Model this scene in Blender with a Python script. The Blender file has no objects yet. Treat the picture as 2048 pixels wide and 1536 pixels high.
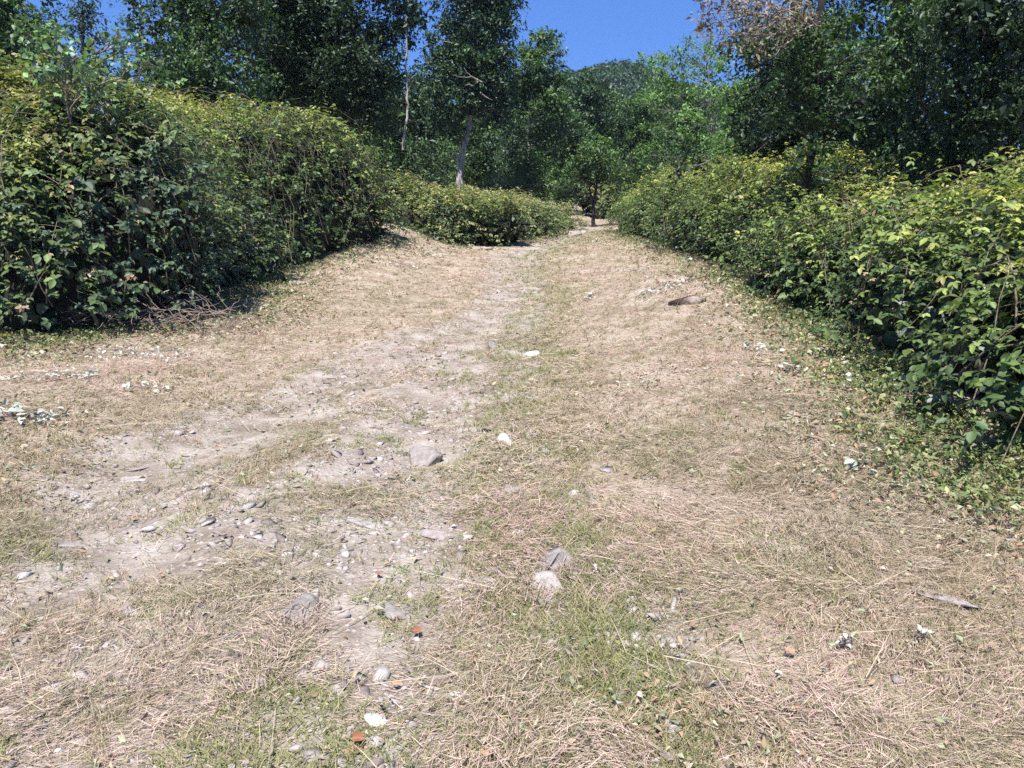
import bpy, math, numpy as np
from mathutils import Vector

# ------------------------------------------------------------------ camera, sky, sun, exposure
SC = bpy.context.scene
COL = SC.collection
PITCH = math.radians(13.5); EYE = 1.6; FPX = 1576.0
cam_d = bpy.data.cameras.new('camera'); cam = bpy.data.objects.new('camera', cam_d); COL.objects.link(cam)
cam.location = (0, 0, EYE); cam.rotation_euler = (math.radians(90) - PITCH, 0, 0)
cam_d.sensor_width = 36; cam_d.lens = 36 * FPX / 2048; cam_d.clip_start = 0.05; cam_d.clip_end = 3000
SC.camera = cam

SUN_EL = math.radians(66); SUN_AZ = math.radians(-163)          # azimuth from +Y, clockwise: the sun stands high on the left and a little behind the camera
W = bpy.data.worlds.new('World'); SC.world = W; W.use_nodes = True
nt = W.node_tree; nt.nodes.clear()
sky = nt.nodes.new('ShaderNodeTexSky'); sky.sky_type = 'NISHITA'; sky.sun_disc = False
sky.sun_elevation = SUN_EL; sky.sun_rotation = SUN_AZ; sky.altitude = 580; sky.air_density = 1.0
sky.dust_density = 0.2; sky.ozone_density = 4.0
tc = nt.nodes.new('ShaderNodeTexCoord')
va = nt.nodes.new('ShaderNodeVectorMath'); va.operation = 'ADD'; va.inputs[1].default_value = (0, 0, 0.30)
vn = nt.nodes.new('ShaderNodeVectorMath'); vn.operation = 'NORMALIZE'
hs = nt.nodes.new('ShaderNodeHueSaturation'); hs.inputs['Saturation'].default_value = 1.22; hs.inputs['Hue'].default_value = 0.511
bg = nt.nodes.new('ShaderNodeBackground'); bg.inputs['Strength'].default_value = 0.12
wo = nt.nodes.new('ShaderNodeOutputWorld')
L = nt.links.new
L(tc.outputs['Generated'], va.inputs[0]); L(va.outputs[0], vn.inputs[0]); L(vn.outputs[0], sky.inputs['Vector'])
L(sky.outputs[0], hs.inputs['Color']); L(hs.outputs[0], bg.inputs['Color']); L(bg.outputs[0], wo.inputs['Surface'])

sd = bpy.data.lights.new('sun', 'SUN'); sun = bpy.data.objects.new('sun', sd); COL.objects.link(sun)
sd.energy = 4.6; sd.angle = math.radians(0.5); sd.color = (1.0, 0.965, 0.925)
SDIR = Vector((math.sin(SUN_AZ) * math.cos(SUN_EL), math.cos(SUN_AZ) * math.cos(SUN_EL), math.sin(SUN_EL)))
sun.rotation_euler = SDIR.to_track_quat('Z', 'Y').to_euler()
SC.view_settings.view_transform = 'Standard'; SC.view_settings.look = 'None'
SC.view_settings.exposure = 1.12; SC.view_settings.gamma = 1.0
SC.view_settings.use_curve_mapping = False
cy = SC.cycles
cy.max_bounces = 5; cy.diffuse_bounces = 3; cy.glossy_bounces = 2; cy.transmission_bounces = 3; cy.transparent_max_bounces = 4
cy.volume_bounces = 0; cy.use_denoising = False
cy.sample_clamp_indirect = 2.5; cy.caustics_reflective = False; cy.caustics_refractive = False

# ------------------------------------------------------------------ numeric helpers
def unit(a):
    return a / np.maximum(np.linalg.norm(a, axis=-1, keepdims=True), 1e-9)

def _hash(ix, iy, iz, seed):
    h = (ix.astype(np.int64) * 374761393 + iy.astype(np.int64) * 668265263 + iz.astype(np.int64) * 2147483647 + seed * 974634777) & 0xffffffff
    h = ((h ^ (h >> 13)) * 1274126177) & 0xffffffff
    h = (h ^ (h >> 16)) & 0xffff
    return h / 65535.0

def vnoise(x, y, z=0.0, seed=0):
    x, y, z = np.broadcast_arrays(np.asarray(x, float), np.asarray(y, float), np.asarray(z, float))
    ix, iy, iz = np.floor(x), np.floor(y), np.floor(z)
    fx, fy, fz = x - ix, y - iy, z - iz
    fx, fy, fz = [f * f * (3 - 2 * f) for f in (fx, fy, fz)]
    r = 0
    for a in (0, 1):
        for b in (0, 1):
            for c in (0, 1):
                w = (fx if a else 1 - fx) * (fy if b else 1 - fy) * (fz if c else 1 - fz)
                r = r + w * _hash(ix + a, iy + b, iz + c, seed)
    return r * 2 - 1

def fbm(x, y, z=0.0, seed=0, o=3):
    r = 0; a = 1.0; s = 0
    for k in range(o):
        r = r + a * vnoise(np.asarray(x) * 2 ** k, np.asarray(y) * 2 ** k, np.asarray(z) * 2 ** k, seed + 17 * k); s += a; a *= 0.5
    return r / s

def sstep(a, b, x):
    t = np.clip((np.asarray(x, float) - a) / (b - a), 0, 1)
    return t * t * (3 - 2 * t)

YC = [-5, 0, 3, 7, 12, 20, 25, 33, 45, 70]
XC = [-1, -1.0, -1.1, -1.1, -.4, -.1, 1.5, 3.35, 5, 8]
def xc(y): return np.interp(y, YC, XC)
def rut_main(y): return np.interp(y, [0, 2.2, 4.7, 7, 9, 12, 20, 25, 33, 45], [-.35, -.38, -.5, -.5, -.35, 0, .05, 1.5, 3.35, 5])
def rut_left(y): return np.interp(y, [0, 2.2, 3.2, 4.5, 6.2, 8, 10.5, 12], [-1.35, -1.4, -1.75, -2.35, -1.75, -1.15, -.4, 0])
def stony(x, y):
    n = .55 * fbm(x / .55, y / .8, 0, 21, 3)
    wa = np.interp(y, [0, 2.2, 5, 9, 14, 22, 30], [1.0, .92, .68, .55, .5, .6, .5])
    a = np.abs(x - rut_main(y)) / wa + n; b = np.abs(x - rut_left(y)) / .6 + n + .1 + sstep(9, 11, y)
    return np.minimum(a, b)
def hwid(y): return np.interp(y, [0, 7, 12, 20, 28, 40], [1.35, 1.25, .9, 1.0, .7, .5])

def height(x, y, fine=True):
    x = np.asarray(x, float); y = np.asarray(y, float)
    d = x - xc(y)
    h = 0.02 * np.clip(y - 14, 0, 40)
    h = h + 0.16 * sstep(1.0, 3.2, d) * sstep(2, 5, y) * (1 - sstep(22, 30, y)) + 0.10 * sstep(1.2, 3, -d) * (1 - sstep(24, 30, y))
    h = h - 0.06 * np.exp(-((x - rut_main(y)) / .55) ** 2) * sstep(1, 3, y) - 0.05 * np.exp(-((x - rut_left(y)) / .4) ** 2) * (1 - sstep(9, 11, y))
    h = h + 0.36 * np.exp(-((x - 2.3) / 1.0) ** 2 - ((y - 11.2) / 2.6) ** 2)          # the grassy mound right of the track
    h = h + 0.10 * np.exp(-((x - 1.9) / 0.9) ** 2 - ((y - 6.2) / 1.6) ** 2)
    h = h + 0.55 * np.exp(-((x + 3.4) / 1.3) ** 2 - ((y - 22.5) / 4.5) ** 2)           # the dry slope at the far left corner
    h = h + 0.05 * fbm(x / 1.6, y / 1.6, 0, 3)
    if fine:
        h = h + 0.016 * fbm(x / .22, y / .22, 0, 9, 3) * (1 - sstep(14, 30, np.hypot(x, y)))
    return h

def ray(u, v):
    cx = (u - 1024) / FPX; cyy = (768 - v) / FPX
    return np.array([cx, math.cos(PITCH) + cyy * math.sin(PITCH), -math.sin(PITCH) + cyy * math.cos(PITCH)])

def at(u, v, Y):
    """the world point that the photograph shows at pixel u, v if it stands Y metres ahead"""
    r = ray(u, v); return np.array([0, 0, EYE]) + r * (Y / r[1])

def ground(u, v):
    r = ray(u, v); t = 0.5
    for _ in range(4000):
        p = np.array([0, 0, EYE]) + r * t
        if p[2] <= float(height(p[0], p[1], False)): break
        t *= 1.0025
    return float(p[0]), float(p[1])

def gz(x, y): return float(height(x, y))

# ------------------------------------------------------------------ object helpers
def tag(o, label=None, cat=None, group=None, kind=None):
    if label: o['label'] = label
    if cat: o['category'] = cat
    if group: o['group'] = group
    if kind: o['kind'] = kind
    return o

def empty(name, loc, label=None, cat=None, group=None, rz=0.0):
    o = bpy.data.objects.new(name, None); COL.objects.link(o); o.empty_display_size = 0.3
    o.location = loc; o.rotation_euler = (0, 0, rz)
    return tag(o, label, cat, group)

def mesh_obj(name, V, F, mat, parent=None, col=None, smooth=False, extra=None):
    """V in world coordinates; F an (n,k) array or a list of such arrays."""
    me = bpy.data.meshes.new(name)
    V = np.asarray(V, np.float32)
    if parent is not None:
        V = V - np.array(parent.location, np.float32)
    Fs = F if isinstance(F, list) else [F]
    Fs = [np.asarray(f, np.int32) for f in Fs if len(f)]
    nl = sum(f.size for f in Fs); nf = sum(len(f) for f in Fs)
    me.vertices.add(len(V)); me.vertices.foreach_set('co', V.ravel())
    me.loops.add(nl); me.loops.foreach_set('vertex_index', np.concatenate([f.ravel() for f in Fs]))
    me.polygons.add(nf)
    tot = np.concatenate([np.full(len(f), f.shape[1], np.int32) for f in Fs])
    st = np.concatenate([[0], np.cumsum(tot)[:-1]]).astype(np.int32)
    me.polygons.foreach_set('loop_start', st)
    if smooth: me.polygons.foreach_set('use_smooth', np.ones(nf, bool))
    me.update(calc_edges=True)
    if col is not None:
        a = me.attributes.new('tint', 'FLOAT_COLOR', 'POINT')
        c = np.ones((len(V), 4), np.float32); c[:, :3] = col
        a.data.foreach_set('color', c.ravel())
    me.materials.append(mat)
    o = bpy.data.objects.new(name, me); COL.objects.link(o)
    if parent is not None: o.parent = parent
    return o

# ------------------------------------------------------------------ materials
def nodes(name):
    m = bpy.data.materials.new(name); m.use_nodes = True; t = m.node_tree; t.nodes.clear()
    out = t.nodes.new('ShaderNodeOutputMaterial')
    return m, t, out

def leaf_mat(name, under=0.0, rough=0.42, trans=0.3, spec=0.5, under_col=(.42, .46, .40), tcol=(1.25, 1.35, .45)):
    m, t, out = nodes(name); N = t.nodes.new; l = t.links.new
    at_ = N('ShaderNodeAttribute'); at_.attribute_name = 'tint'
    pr = N('ShaderNodeBsdfPrincipled'); pr.inputs['Roughness'].default_value = rough; pr.inputs['Specular IOR Level'].default_value = spec
    tr = N('ShaderNodeBsdfTranslucent'); mx = N('ShaderNodeMixShader'); mx.inputs[0].default_value = trans
    mu = N('ShaderNodeMix'); mu.data_type = 'RGBA'; mu.blend_type = 'MULTIPLY'; mu.inputs[0].default_value = 1
    mu.inputs[7].default_value = (*tcol, 1)
    geo = N('ShaderNodeNewGeometry'); mf = N('ShaderNodeMath'); mf.operation = 'MULTIPLY'; mf.inputs[1].default_value = under
    mc = N('ShaderNodeMix'); mc.data_type = 'RGBA'; mc.inputs[7].default_value = (*under_col, 1)
    l(geo.outputs['Backfacing'], mf.inputs[0]); l(mf.outputs[0], mc.inputs[0]); l(at_.outputs['Color'], mc.inputs[6])
    l(mc.outputs[2], pr.inputs['Base Color'])
    l(at_.outputs['Color'], mu.inputs[6]); l(mu.outputs[2], tr.inputs['Color'])
    l(pr.outputs[0], mx.inputs[1]); l(tr.outputs[0], mx.inputs[2]); l(mx.outputs[0], out.inputs['Surface'])
    return m

def bark_mat(name, c1, c2, scale=14, zs=0.25, tint=False):
    m, t, out = nodes(name); N = t.nodes.new; l = t.links.new
    tc_ = N('ShaderNodeTexCoord'); mp = N('ShaderNodeMapping'); mp.inputs['Scale'].default_value = (1, 1, zs)
    no = N('ShaderNodeTexNoise'); no.inputs['Scale'].default_value = scale; no.inputs['Detail'].default_value = 6; no.inputs['Roughness'].default_value = .7
    cr = N('ShaderNodeValToRGB'); cr.color_ramp.elements[0].position = .36; cr.color_ramp.elements[1].position = .66
    cr.color_ramp.elements[0].color = (*c1, 1); cr.color_ramp.elements[1].color = (*c2, 1)
    pr = N('ShaderNodeBsdfPrincipled'); pr.inputs['Roughness'].default_value = .9; pr.inputs['Specular IOR Level'].default_value = .2
    bp = N('ShaderNodeBump'); bp.inputs['Strength'].default_value = .7; bp.inputs['Distance'].default_value = .02
    l(tc_.outputs['Object'], mp.inputs[0]); l(mp.outputs[0], no.inputs['Vector']); l(no.outputs[0], cr.inputs[0])
    l(no.outputs[0], bp.inputs['Height']); l(bp.outputs[0], pr.inputs['Normal'])
    l(cr.outputs[0], pr.inputs['Base Color'])
    l(pr.outputs[0], out.inputs['Surface'])
    return m

def tint_mat(name, rough=.85, spec=.2, trans=0.0, nscale=0, namp=.3, bump=0):
    m, t, out = nodes(name); N = t.nodes.new; l = t.links.new
    at_ = N('ShaderNodeAttribute'); at_.attribute_name = 'tint'
    pr = N('ShaderNodeBsdfPrincipled'); pr.inputs['Roughness'].default_value = rough; pr.inputs['Specular IOR Level'].default_value = spec
    src = at_.outputs['Color']
    if nscale:
        tc_ = N('ShaderNodeTexCoord'); no = N('ShaderNodeTexNoise'); no.inputs['Scale'].default_value = nscale; no.inputs['Detail'].default_value = 8; no.inputs['Roughness'].default_value = .7
        mr = N('ShaderNodeMapRange'); mr.inputs['From Min'].default_value = .3; mr.inputs['From Max'].default_value = .7
        mr.inputs['To Min'].default_value = 1 - namp; mr.inputs['To Max'].default_value = 1 + namp
        mu = N('ShaderNodeVectorMath'); mu.operation = 'SCALE'
        l(tc_.outputs['Object'], no.inputs['Vector']); l(no.outputs[0], mr.inputs[0]); l(src, mu.inputs[0]); l(mr.outputs[0], mu.inputs['Scale'])
        src = mu.outputs[0]
        if bump:
            bp = N('ShaderNodeBump'); bp.inputs['Strength'].default_value = .9; bp.inputs['Distance'].default_value = bump
            l(no.outputs[0], bp.inputs['Height']); l(bp.outputs[0], pr.inputs['Normal'])
    l(src, pr.inputs['Base Color'])
    if trans:
        tr = N('ShaderNodeBsdfTranslucent'); mx = N('ShaderNodeMixShader'); mx.inputs[0].default_value = trans
        l(src, tr.inputs['Color']); l(pr.outputs[0], mx.inputs[1]); l(tr.outputs[0], mx.inputs[2]); l(mx.outputs[0], out.inputs['Surface'])
    else:
        l(pr.outputs[0], out.inputs['Surface'])
    return m

def soil_mat(name, cols, scale, peb):
    m, t, out = nodes(name); N = t.nodes.new; l = t.links.new
    tc_ = N('ShaderNodeTexCoord')
    n1 = N('ShaderNodeTexNoise'); n1.inputs['Scale'].default_value = scale; n1.inputs['Detail'].default_value = 10; n1.inputs['Roughness'].default_value = .72
    n2 = N('ShaderNodeTexNoise'); n2.inputs['Scale'].default_value = 95; n2.inputs['Detail'].default_value = 5; n2.inputs['Roughness'].default_value = .7
    cr = N('ShaderNodeValToRGB'); e = cr.color_ramp.elements
    e[0].position = .34; e[0].color = (*cols[0], 1); e[1].position = .66; e[1].color = (*cols[2], 1)
    k = e.new(.5); k.color = (*cols[1], 1)
    vo = N('ShaderNodeTexVoronoi'); vo.inputs['Scale'].default_value = 30; vo.inputs['Randomness'].default_value = 1
    cv = N('ShaderNodeValToRGB'); cv.color_ramp.elements[0].position = .18; cv.color_ramp.elements[1].position = .42
    cv.color_ramp.elements[0].color = (1, 1, 1, 1); cv.color_ramp.elements[1].color = (0, 0, 0, 1)
    gate = N('ShaderNodeMath'); gate.operation = 'MULTIPLY'; gate.inputs[1].default_value = peb
    hsv = N('ShaderNodeSeparateColor')
    g2 = N('ShaderNodeMath'); g2.operation = 'MULTIPLY'
    mx = N('ShaderNodeMix'); mx.data_type = 'RGBA'
    pc = N('ShaderNodeValToRGB'); q = pc.color_ramp.elements
    q[0].position = 0; q[0].color = (.30, .25, .22, 1); q[1].position = 1; q[1].color = (.62, .58, .54, 1)
    mr = N('ShaderNodeMapRange'); mr.inputs['From Min'].default_value = .3; mr.inputs['From Max'].default_value = .7
    mr.inputs['To Min'].default_value = .72; mr.inputs['To Max'].default_value = 1.25
    sc = N('ShaderNodeVectorMath'); sc.operation = 'SCALE'
    pr = N('ShaderNodeBsdfPrincipled'); pr.inputs['Roughness'].default_value = .95; pr.inputs['Specular IOR Level'].default_value = .1
    bp = N('ShaderNodeBump'); bp.inputs['Strength'].default_value = 1; bp.inputs['Distance'].default_value = .012
    ad = N('ShaderNodeMath'); ad.operation = 'ADD'
    o = tc_.outputs['Object']
    l(o, n1.inputs['Vector']); l(o, n2.inputs['Vector']); l(o, vo.inputs['Vector'])
    l(n1.outputs[0], cr.inputs[0]); l(vo.outputs['Distance'], cv.inputs[0]); l(cv.outputs[0], gate.inputs[0])
    l(vo.outputs['Color'], hsv.inputs[0]); l(hsv.outputs[0], g2.inputs[0]); l(gate.outputs[0], g2.inputs[1])
    l(hsv.outputs[1], pc.inputs[0]); l(g2.outputs[0], mx.inputs[0]); l(cr.outputs[0], mx.inputs[6]); l(pc.outputs[0], mx.inputs[7])
    l(n2.outputs[0], mr.inputs[0]); l(mx.outputs[2], sc.inputs[0]); l(mr.outputs[0], sc.inputs['Scale'])
    l(sc.outputs[0], pr.inputs['Base Color'])
    l(n2.outputs[0], ad.inputs[0]); l(g2.outputs[0], ad.inputs[1]); l(ad.outputs[0], bp.inputs['Height']); l(bp.outputs[0], pr.inputs['Normal'])
    l(pr.outputs[0], out.inputs['Surface'])
    return m

M = {
    'soil': soil_mat('dry soil under mown grass', [(.18, .135, .09), (.32, .255, .185), (.44, .37, .29)], 2.2, .5),
    'track': soil_mat('dusty stony track', [(.18, .14, .105), (.31, .26, .21), (.42, .37, .31)], 3.0, 1.0),
    'hill': soil_mat('wooded hillside soil', [(.02, .04, .015), (.03, .06, .02), (.05, .08, .03)], .3, 0),
    'bramble': leaf_mat('bramble leaves', under=.6, rough=.52, trans=.26, spec=.38),
    'leaf': leaf_mat('tree leaves', under=.15, rough=.5, trans=.26, spec=.4, under_col=(.16, .22, .12)),
    'locust': leaf_mat('feathery light leaves', under=.2, rough=.5, trans=.38, spec=.3, under_col=(.2, .28, .15)),
    'drybush': leaf_mat('dry curled leaves', under=.3, rough=.7, trans=.25, spec=.2, tcol=(1, .9, .7), under_col=(.5, .42, .32)),
    'grass': tint_mat('grass blades', rough=.6, spec=.35, trans=.25),
    'litter': tint_mat('cut leaves', rough=.6, spec=.3, trans=.12),
    'stone': tint_mat('limestone', rough=.9, spec=.2, nscale=26, namp=.42, bump=.012),
    'gravel': tint_mat('gravel', rough=.95, spec=.15, nscale=60, namp=.25, bump=.003),
    'inner': bark_mat('dead inside coloured for shade', (.008, .010, .006), (.03, .03, .018), 22, .6),  # near-black tone puts the shade inside the banks into the colour
    'bark': bark_mat('grey bark', (.09, .075, .06), (.30, .27, .235)),
    'palebark': bark_mat('pale smooth bark', (.16, .14, .12), (.52, .48, .44), 9, .4),
    'darkbark': bark_mat('dark bark', (.015, .012, .010), (.055, .045, .036)),
    'cane': bark_mat('bramble canes', (.06, .05, .03), (.25, .2, .14), 30, 1),
    'drycane': bark_mat('dry cut stems', (.13, .09, .07), (.36, .28, .23), 30, 1),
}

# ------------------------------------------------------------------ leaves, tubes
class Leaves:
    """collects leaves as flat arrays and builds them as one mesh"""
    def __init__(s): s.p = []; s.a = []; s.n = []; s.l = []; s.w = []; s.c = []
    def add(s, p, a, n, l, w, c):
        s.p.append(p); s.a.append(a); s.n.append(n); s.l.append(np.broadcast_to(l, len(p))); s.w.append(np.broadcast_to(w, len(p)))
        s.c.append(np.broadcast_to(c, (len(p), 3)))
    def build(s, name, mat, parent=None, fold=.25, curl=.15, rich=False):
        p = np.concatenate(s.p); a = unit(np.concatenate(s.a)); n = np.concatenate(s.n)
        l = np.concatenate(s.l)[:, None]; w = np.concatenate(s.w)[:, None] * .5; c = np.concatenate(s.c)
        n = unit(n - a * (n * a).sum(1, keepdims=True)); b = np.cross(n, a)
        m = len(p)
        if rich:    # six-sided leaf folded along its midrib and bent at the tip
            V = np.stack([p,
                          p + a * l * .28 + b * w * .92 + n * w * fold,
                          p + a * l * .68 + b * w * .80 + n * (w * fold - l * curl * .4),
                          p + a * l - n * l * curl,
                          p + a * l * .68 - b * w * .80 + n * (w * fold - l * curl * .4),
                          p + a * l * .28 - b * w * .92 + n * w * fold], 1)
            i = np.arange(m)[:, None] * 6
            F = np.concatenate([i + [3, 2, 1, 0], i + [5, 4, 3, 0]])
            k = 6
        else:
            V = np.stack([p, p + a * l * .45 + b * w + n * w * fold, p + a * l - n * l * curl, p + a * l * .45 - b * w + n * w * fold], 1)
            i = np.arange(m)[:, None] * 4
            F = np.concatenate([i + [2, 1, 0], i + [3, 2, 0]])
            k = 4
        return mesh_obj(name, V.reshape(-1, 3), F, mat, parent, np.repeat(c, k, 0))

def tubes(paths, sides=5):
    """paths: list of (points (k,3), radii (k,)) -> one vertex and one face array"""
    Vs, Fs, off = [], [], 0
    for P, R in paths:
        P = np.asarray(P, float); R = np.asarray(R, float); k = len(P)
        T = unit(np.gradient(P, axis=0))
        ref = np.where(np.abs(T[:, 2:3]) > .9, np.array([[1., 0, 0]]), np.array([[0, 0, 1.]]))
        ref = ref * 0 + (np.array([1., 0, 0]) if abs(T[k // 2, 2]) > .7 else np.array([0, 0, 1.]))
        A = unit(np.cross(T, ref)); B = np.cross(T, A)
        th = np.arange(sides) / sides * 2 * math.pi
        ring = P[:, None] + R[:, None, None] * (np.cos(th)[None, :, None] * A[:, None] + np.sin(th)[None, :, None] * B[:, None])
        Vs.append(ring.reshape(-1, 3))
        i = np.arange(k - 1)[:, None] * sides + np.arange(sides)[None]
        j = np.arange(k - 1)[:, None] * sides + (np.arange(sides)[None] + 1) % sides
        Fs.append(np.stack([i, j, j + sides, i + sides], -1).reshape(-1, 4) + off)
        off += k * sides
    return np.concatenate(Vs), np.concatenate(Fs)

def limb(p0, p1, r0, r1, rng, k=8, wob=.06, sag=0.0):
    p0 = np.asarray(p0, float); p1 = np.asarray(p1, float); t = np.linspace(0, 1, k)[:, None]
    Ln = np.linalg.norm(p1 - p0)
    w = rng.normal(0, wob * Ln, (4, 3))
    P = p0 + (p1 - p0) * t + sum(w[q] * np.sin(math.pi * (q + 1) * t) / (q + 1) for q in range(4))
    P[:, 2] += sag * Ln * np.sin(math.pi * t[:, 0])
    return P, r0 + (r1 - r0) * t[:, 0]

def rich_path(pts, n=24, wob=.02, rng=None):
    pts = np.asarray(pts, float); s = np.linspace(0, len(pts) - 1, n)
    P = np.stack([np.interp(s, range(len(pts)), pts[:, k]) for k in range(3)], 1)
    P2 = P.copy()
    for _ in range(3): P2[1:-1] = (P2[:-2] + P2[1:-1] * 2 + P2[2:]) / 4
    if rng is not None: P2[1:-1] += rng.normal(0, wob, (n - 2, 3))
    return P2

def lerp(a, b, t): return np.asarray(a)[None] * (1 - t[:, None]) + np.asarray(b)[None] * t[:, None]

def sprays(rng, P0, N0, length, nn, lsize, pal, tri=False, droop=.35, up=.45, spread=.6, nup=.8, aspect=.62, ljit=.3, bright=None, dead=0.0):
    """shoots that leave the points P0 along N0 and carry leaves; returns leaf arrays"""
    m = len(P0)
    d = unit(N0 * .7 + np.array([0, 0, up]) + rng.normal(0, spread, (m, 3)) * .6)
    Ls = length * rng.uniform(.5, 1.3, m)
    t = (np.arange(nn)[None] + rng.uniform(0, 1, (m, nn))) / nn
    P = P0[:, None] + d[:, None] * (Ls[:, None] * t)[..., None]
    P[..., 2] -= droop * Ls[:, None] * t ** 2
    P += rng.normal(0, lsize * .5, P.shape)
    N = np.repeat(N0[:, None], nn, 1); D = np.repeat(d[:, None], nn, 1)
    bright = np.zeros(m) if bright is None else bright
    hue = np.clip(bright[:, None] + rng.normal(0, .16, (m, 1)) + (t - .5) * .35, 0, 1)
    P = P.reshape(-1, 3); N = N.reshape(-1, 3); D = D.reshape(-1, 3); hue = hue.ravel()
    if tri:
        P = np.repeat(P, 3, 0); N = np.repeat(N, 3, 0); D = np.repeat(D, 3, 0); hue = np.repeat(hue, 3)
        q = len(P) // 3
        base = rng.normal(0, 1, (q, 3)); base[:, 2] = base[:, 2] * .3
        nrm = unit(np.array([0, 0, nup]) + N[::3] * .45 + rng.normal(0, .33, (q, 3)))
        a0 = unit(base - nrm * (base * nrm).sum(1, keepdims=True)); b0 = np.cross(nrm, a0)
        ax = np.stack([a0, a0 * .25 + b0, a0 * .25 - b0], 1).reshape(-1, 3); nr = np.repeat(nrm, 3, 0) + rng.normal(0, .14, (3 * q, 3))
        ax = ax + np.array([0, 0, -.25])
    else:
        q = len(P)
        ax = D * .4 + rng.normal(0, .7, (q, 3)) + np.array([0, 0, -.35]); nr = np.array([0, 0, nup]) + N * .5 + rng.normal(0, .5, (q, 3))
    per = len(P) // m
    sf = np.repeat(np.exp(rng.normal(0, .24, m).clip(-.4, .34)) * (1 + .3 * vnoise(P0[:, 0] / .9, P0[:, 1] / .9, P0[:, 2] / .9, 311)), per)
    l = lsize * sf * np.clip(rng.normal(1, ljit, len(P)), .4, 1.8)
    c = palette(pal, hue) * rng.uniform(.72, 1.3, (len(P), 1)) * (1 + .22 * np.repeat(rng.normal(0, 1, m), per))[:, None].clip(.45, 1.7)
    if dead > 0:
        dd = np.repeat(rng.random(m) < dead, per) | (rng.random(len(P)) < dead * .6)
        c[dd] = palette([(.16, .10, .05), (.30, .21, .12), (.36, .32, .20)], rng.random(int(dd.sum()))); l = np.where(dd, l * .65, l)
    return P, ax, nr, l, l * aspect * rng.uniform(.8, 1.2, len(P)), c

def palette(pal, t):
    pal = np.asarray(pal, float); x = np.linspace(0, 1, len(pal))
    return np.stack([np.interp(t, x, pal[:, k]) for k in range(3)], 1)

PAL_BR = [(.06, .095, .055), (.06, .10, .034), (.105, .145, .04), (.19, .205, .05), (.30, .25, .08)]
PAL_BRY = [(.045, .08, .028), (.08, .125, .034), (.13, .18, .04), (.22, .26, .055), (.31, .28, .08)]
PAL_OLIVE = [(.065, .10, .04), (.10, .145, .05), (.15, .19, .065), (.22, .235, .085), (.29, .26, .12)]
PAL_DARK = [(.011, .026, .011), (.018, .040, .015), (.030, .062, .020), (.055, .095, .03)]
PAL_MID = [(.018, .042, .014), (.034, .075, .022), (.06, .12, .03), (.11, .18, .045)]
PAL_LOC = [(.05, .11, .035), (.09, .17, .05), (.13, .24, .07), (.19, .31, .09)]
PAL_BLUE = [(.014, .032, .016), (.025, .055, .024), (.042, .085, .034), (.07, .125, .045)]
PAL_BROWN = [(.12, .10, .05), (.20, .165, .09), (.28, .235, .14), (.17, .125, .07)]

# ------------------------------------------------------------------ the ground and the track
def sinh_axis(a, b, c, n, k):
    lo, hi = math.asinh((a - c) / k), math.asinh((b - c) / k)
    return c + k * np.sinh(np.linspace(lo, hi, n))
def make_ground():
    xs = sinh_axis(-900, 900, -.3, 620, 3.2); ys = sinh_axis(-60, 1500, 4.0, 560, 3.2)
    X, Y = np.meshgrid(xs, ys)
    Z = height(X, Y)
    # land beyond the clearing sinks a little and rises into low hills far away
    V = np.stack([X, Y, Z], -1).reshape(-1, 3)
    ny, nx = X.shape
    i = (np.arange(ny - 1)[:, None] * nx + np.arange(nx - 1)[None])
    F = np.stack([i, i + 1, i + 1 + nx, i + nx], -1)
    g = mesh_obj('ground', V, F.reshape(-1, 4), M['soil'], smooth=True); tag(g, kind='structure')
    cx_ = (X[:-1, :-1] + X[1:, 1:]) / 2; cy_ = (Y[:-1, :-1] + Y[1:, 1:]) / 2
    m = 1 - sstep(.6, 1.4, stony(cx_, cy_)) > .42
    m &= (cy_ > -3) & (cy_ < 33)
    f = F[m]; used, inv = np.unique(f, return_inverse=True)
    p = mesh_obj('path', V[used] + [0, 0, .004], inv.reshape(-1, 4), M['track'], smooth=True); tag(p, kind='structure')

def track(x, y):
    d = np.abs(x - xc(y)) / hwid(y)
    return (1 - sstep(.55, 1.35, stony(x, y))) * (1 - .45 * sstep(9, 18, y))
make_ground()

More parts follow.
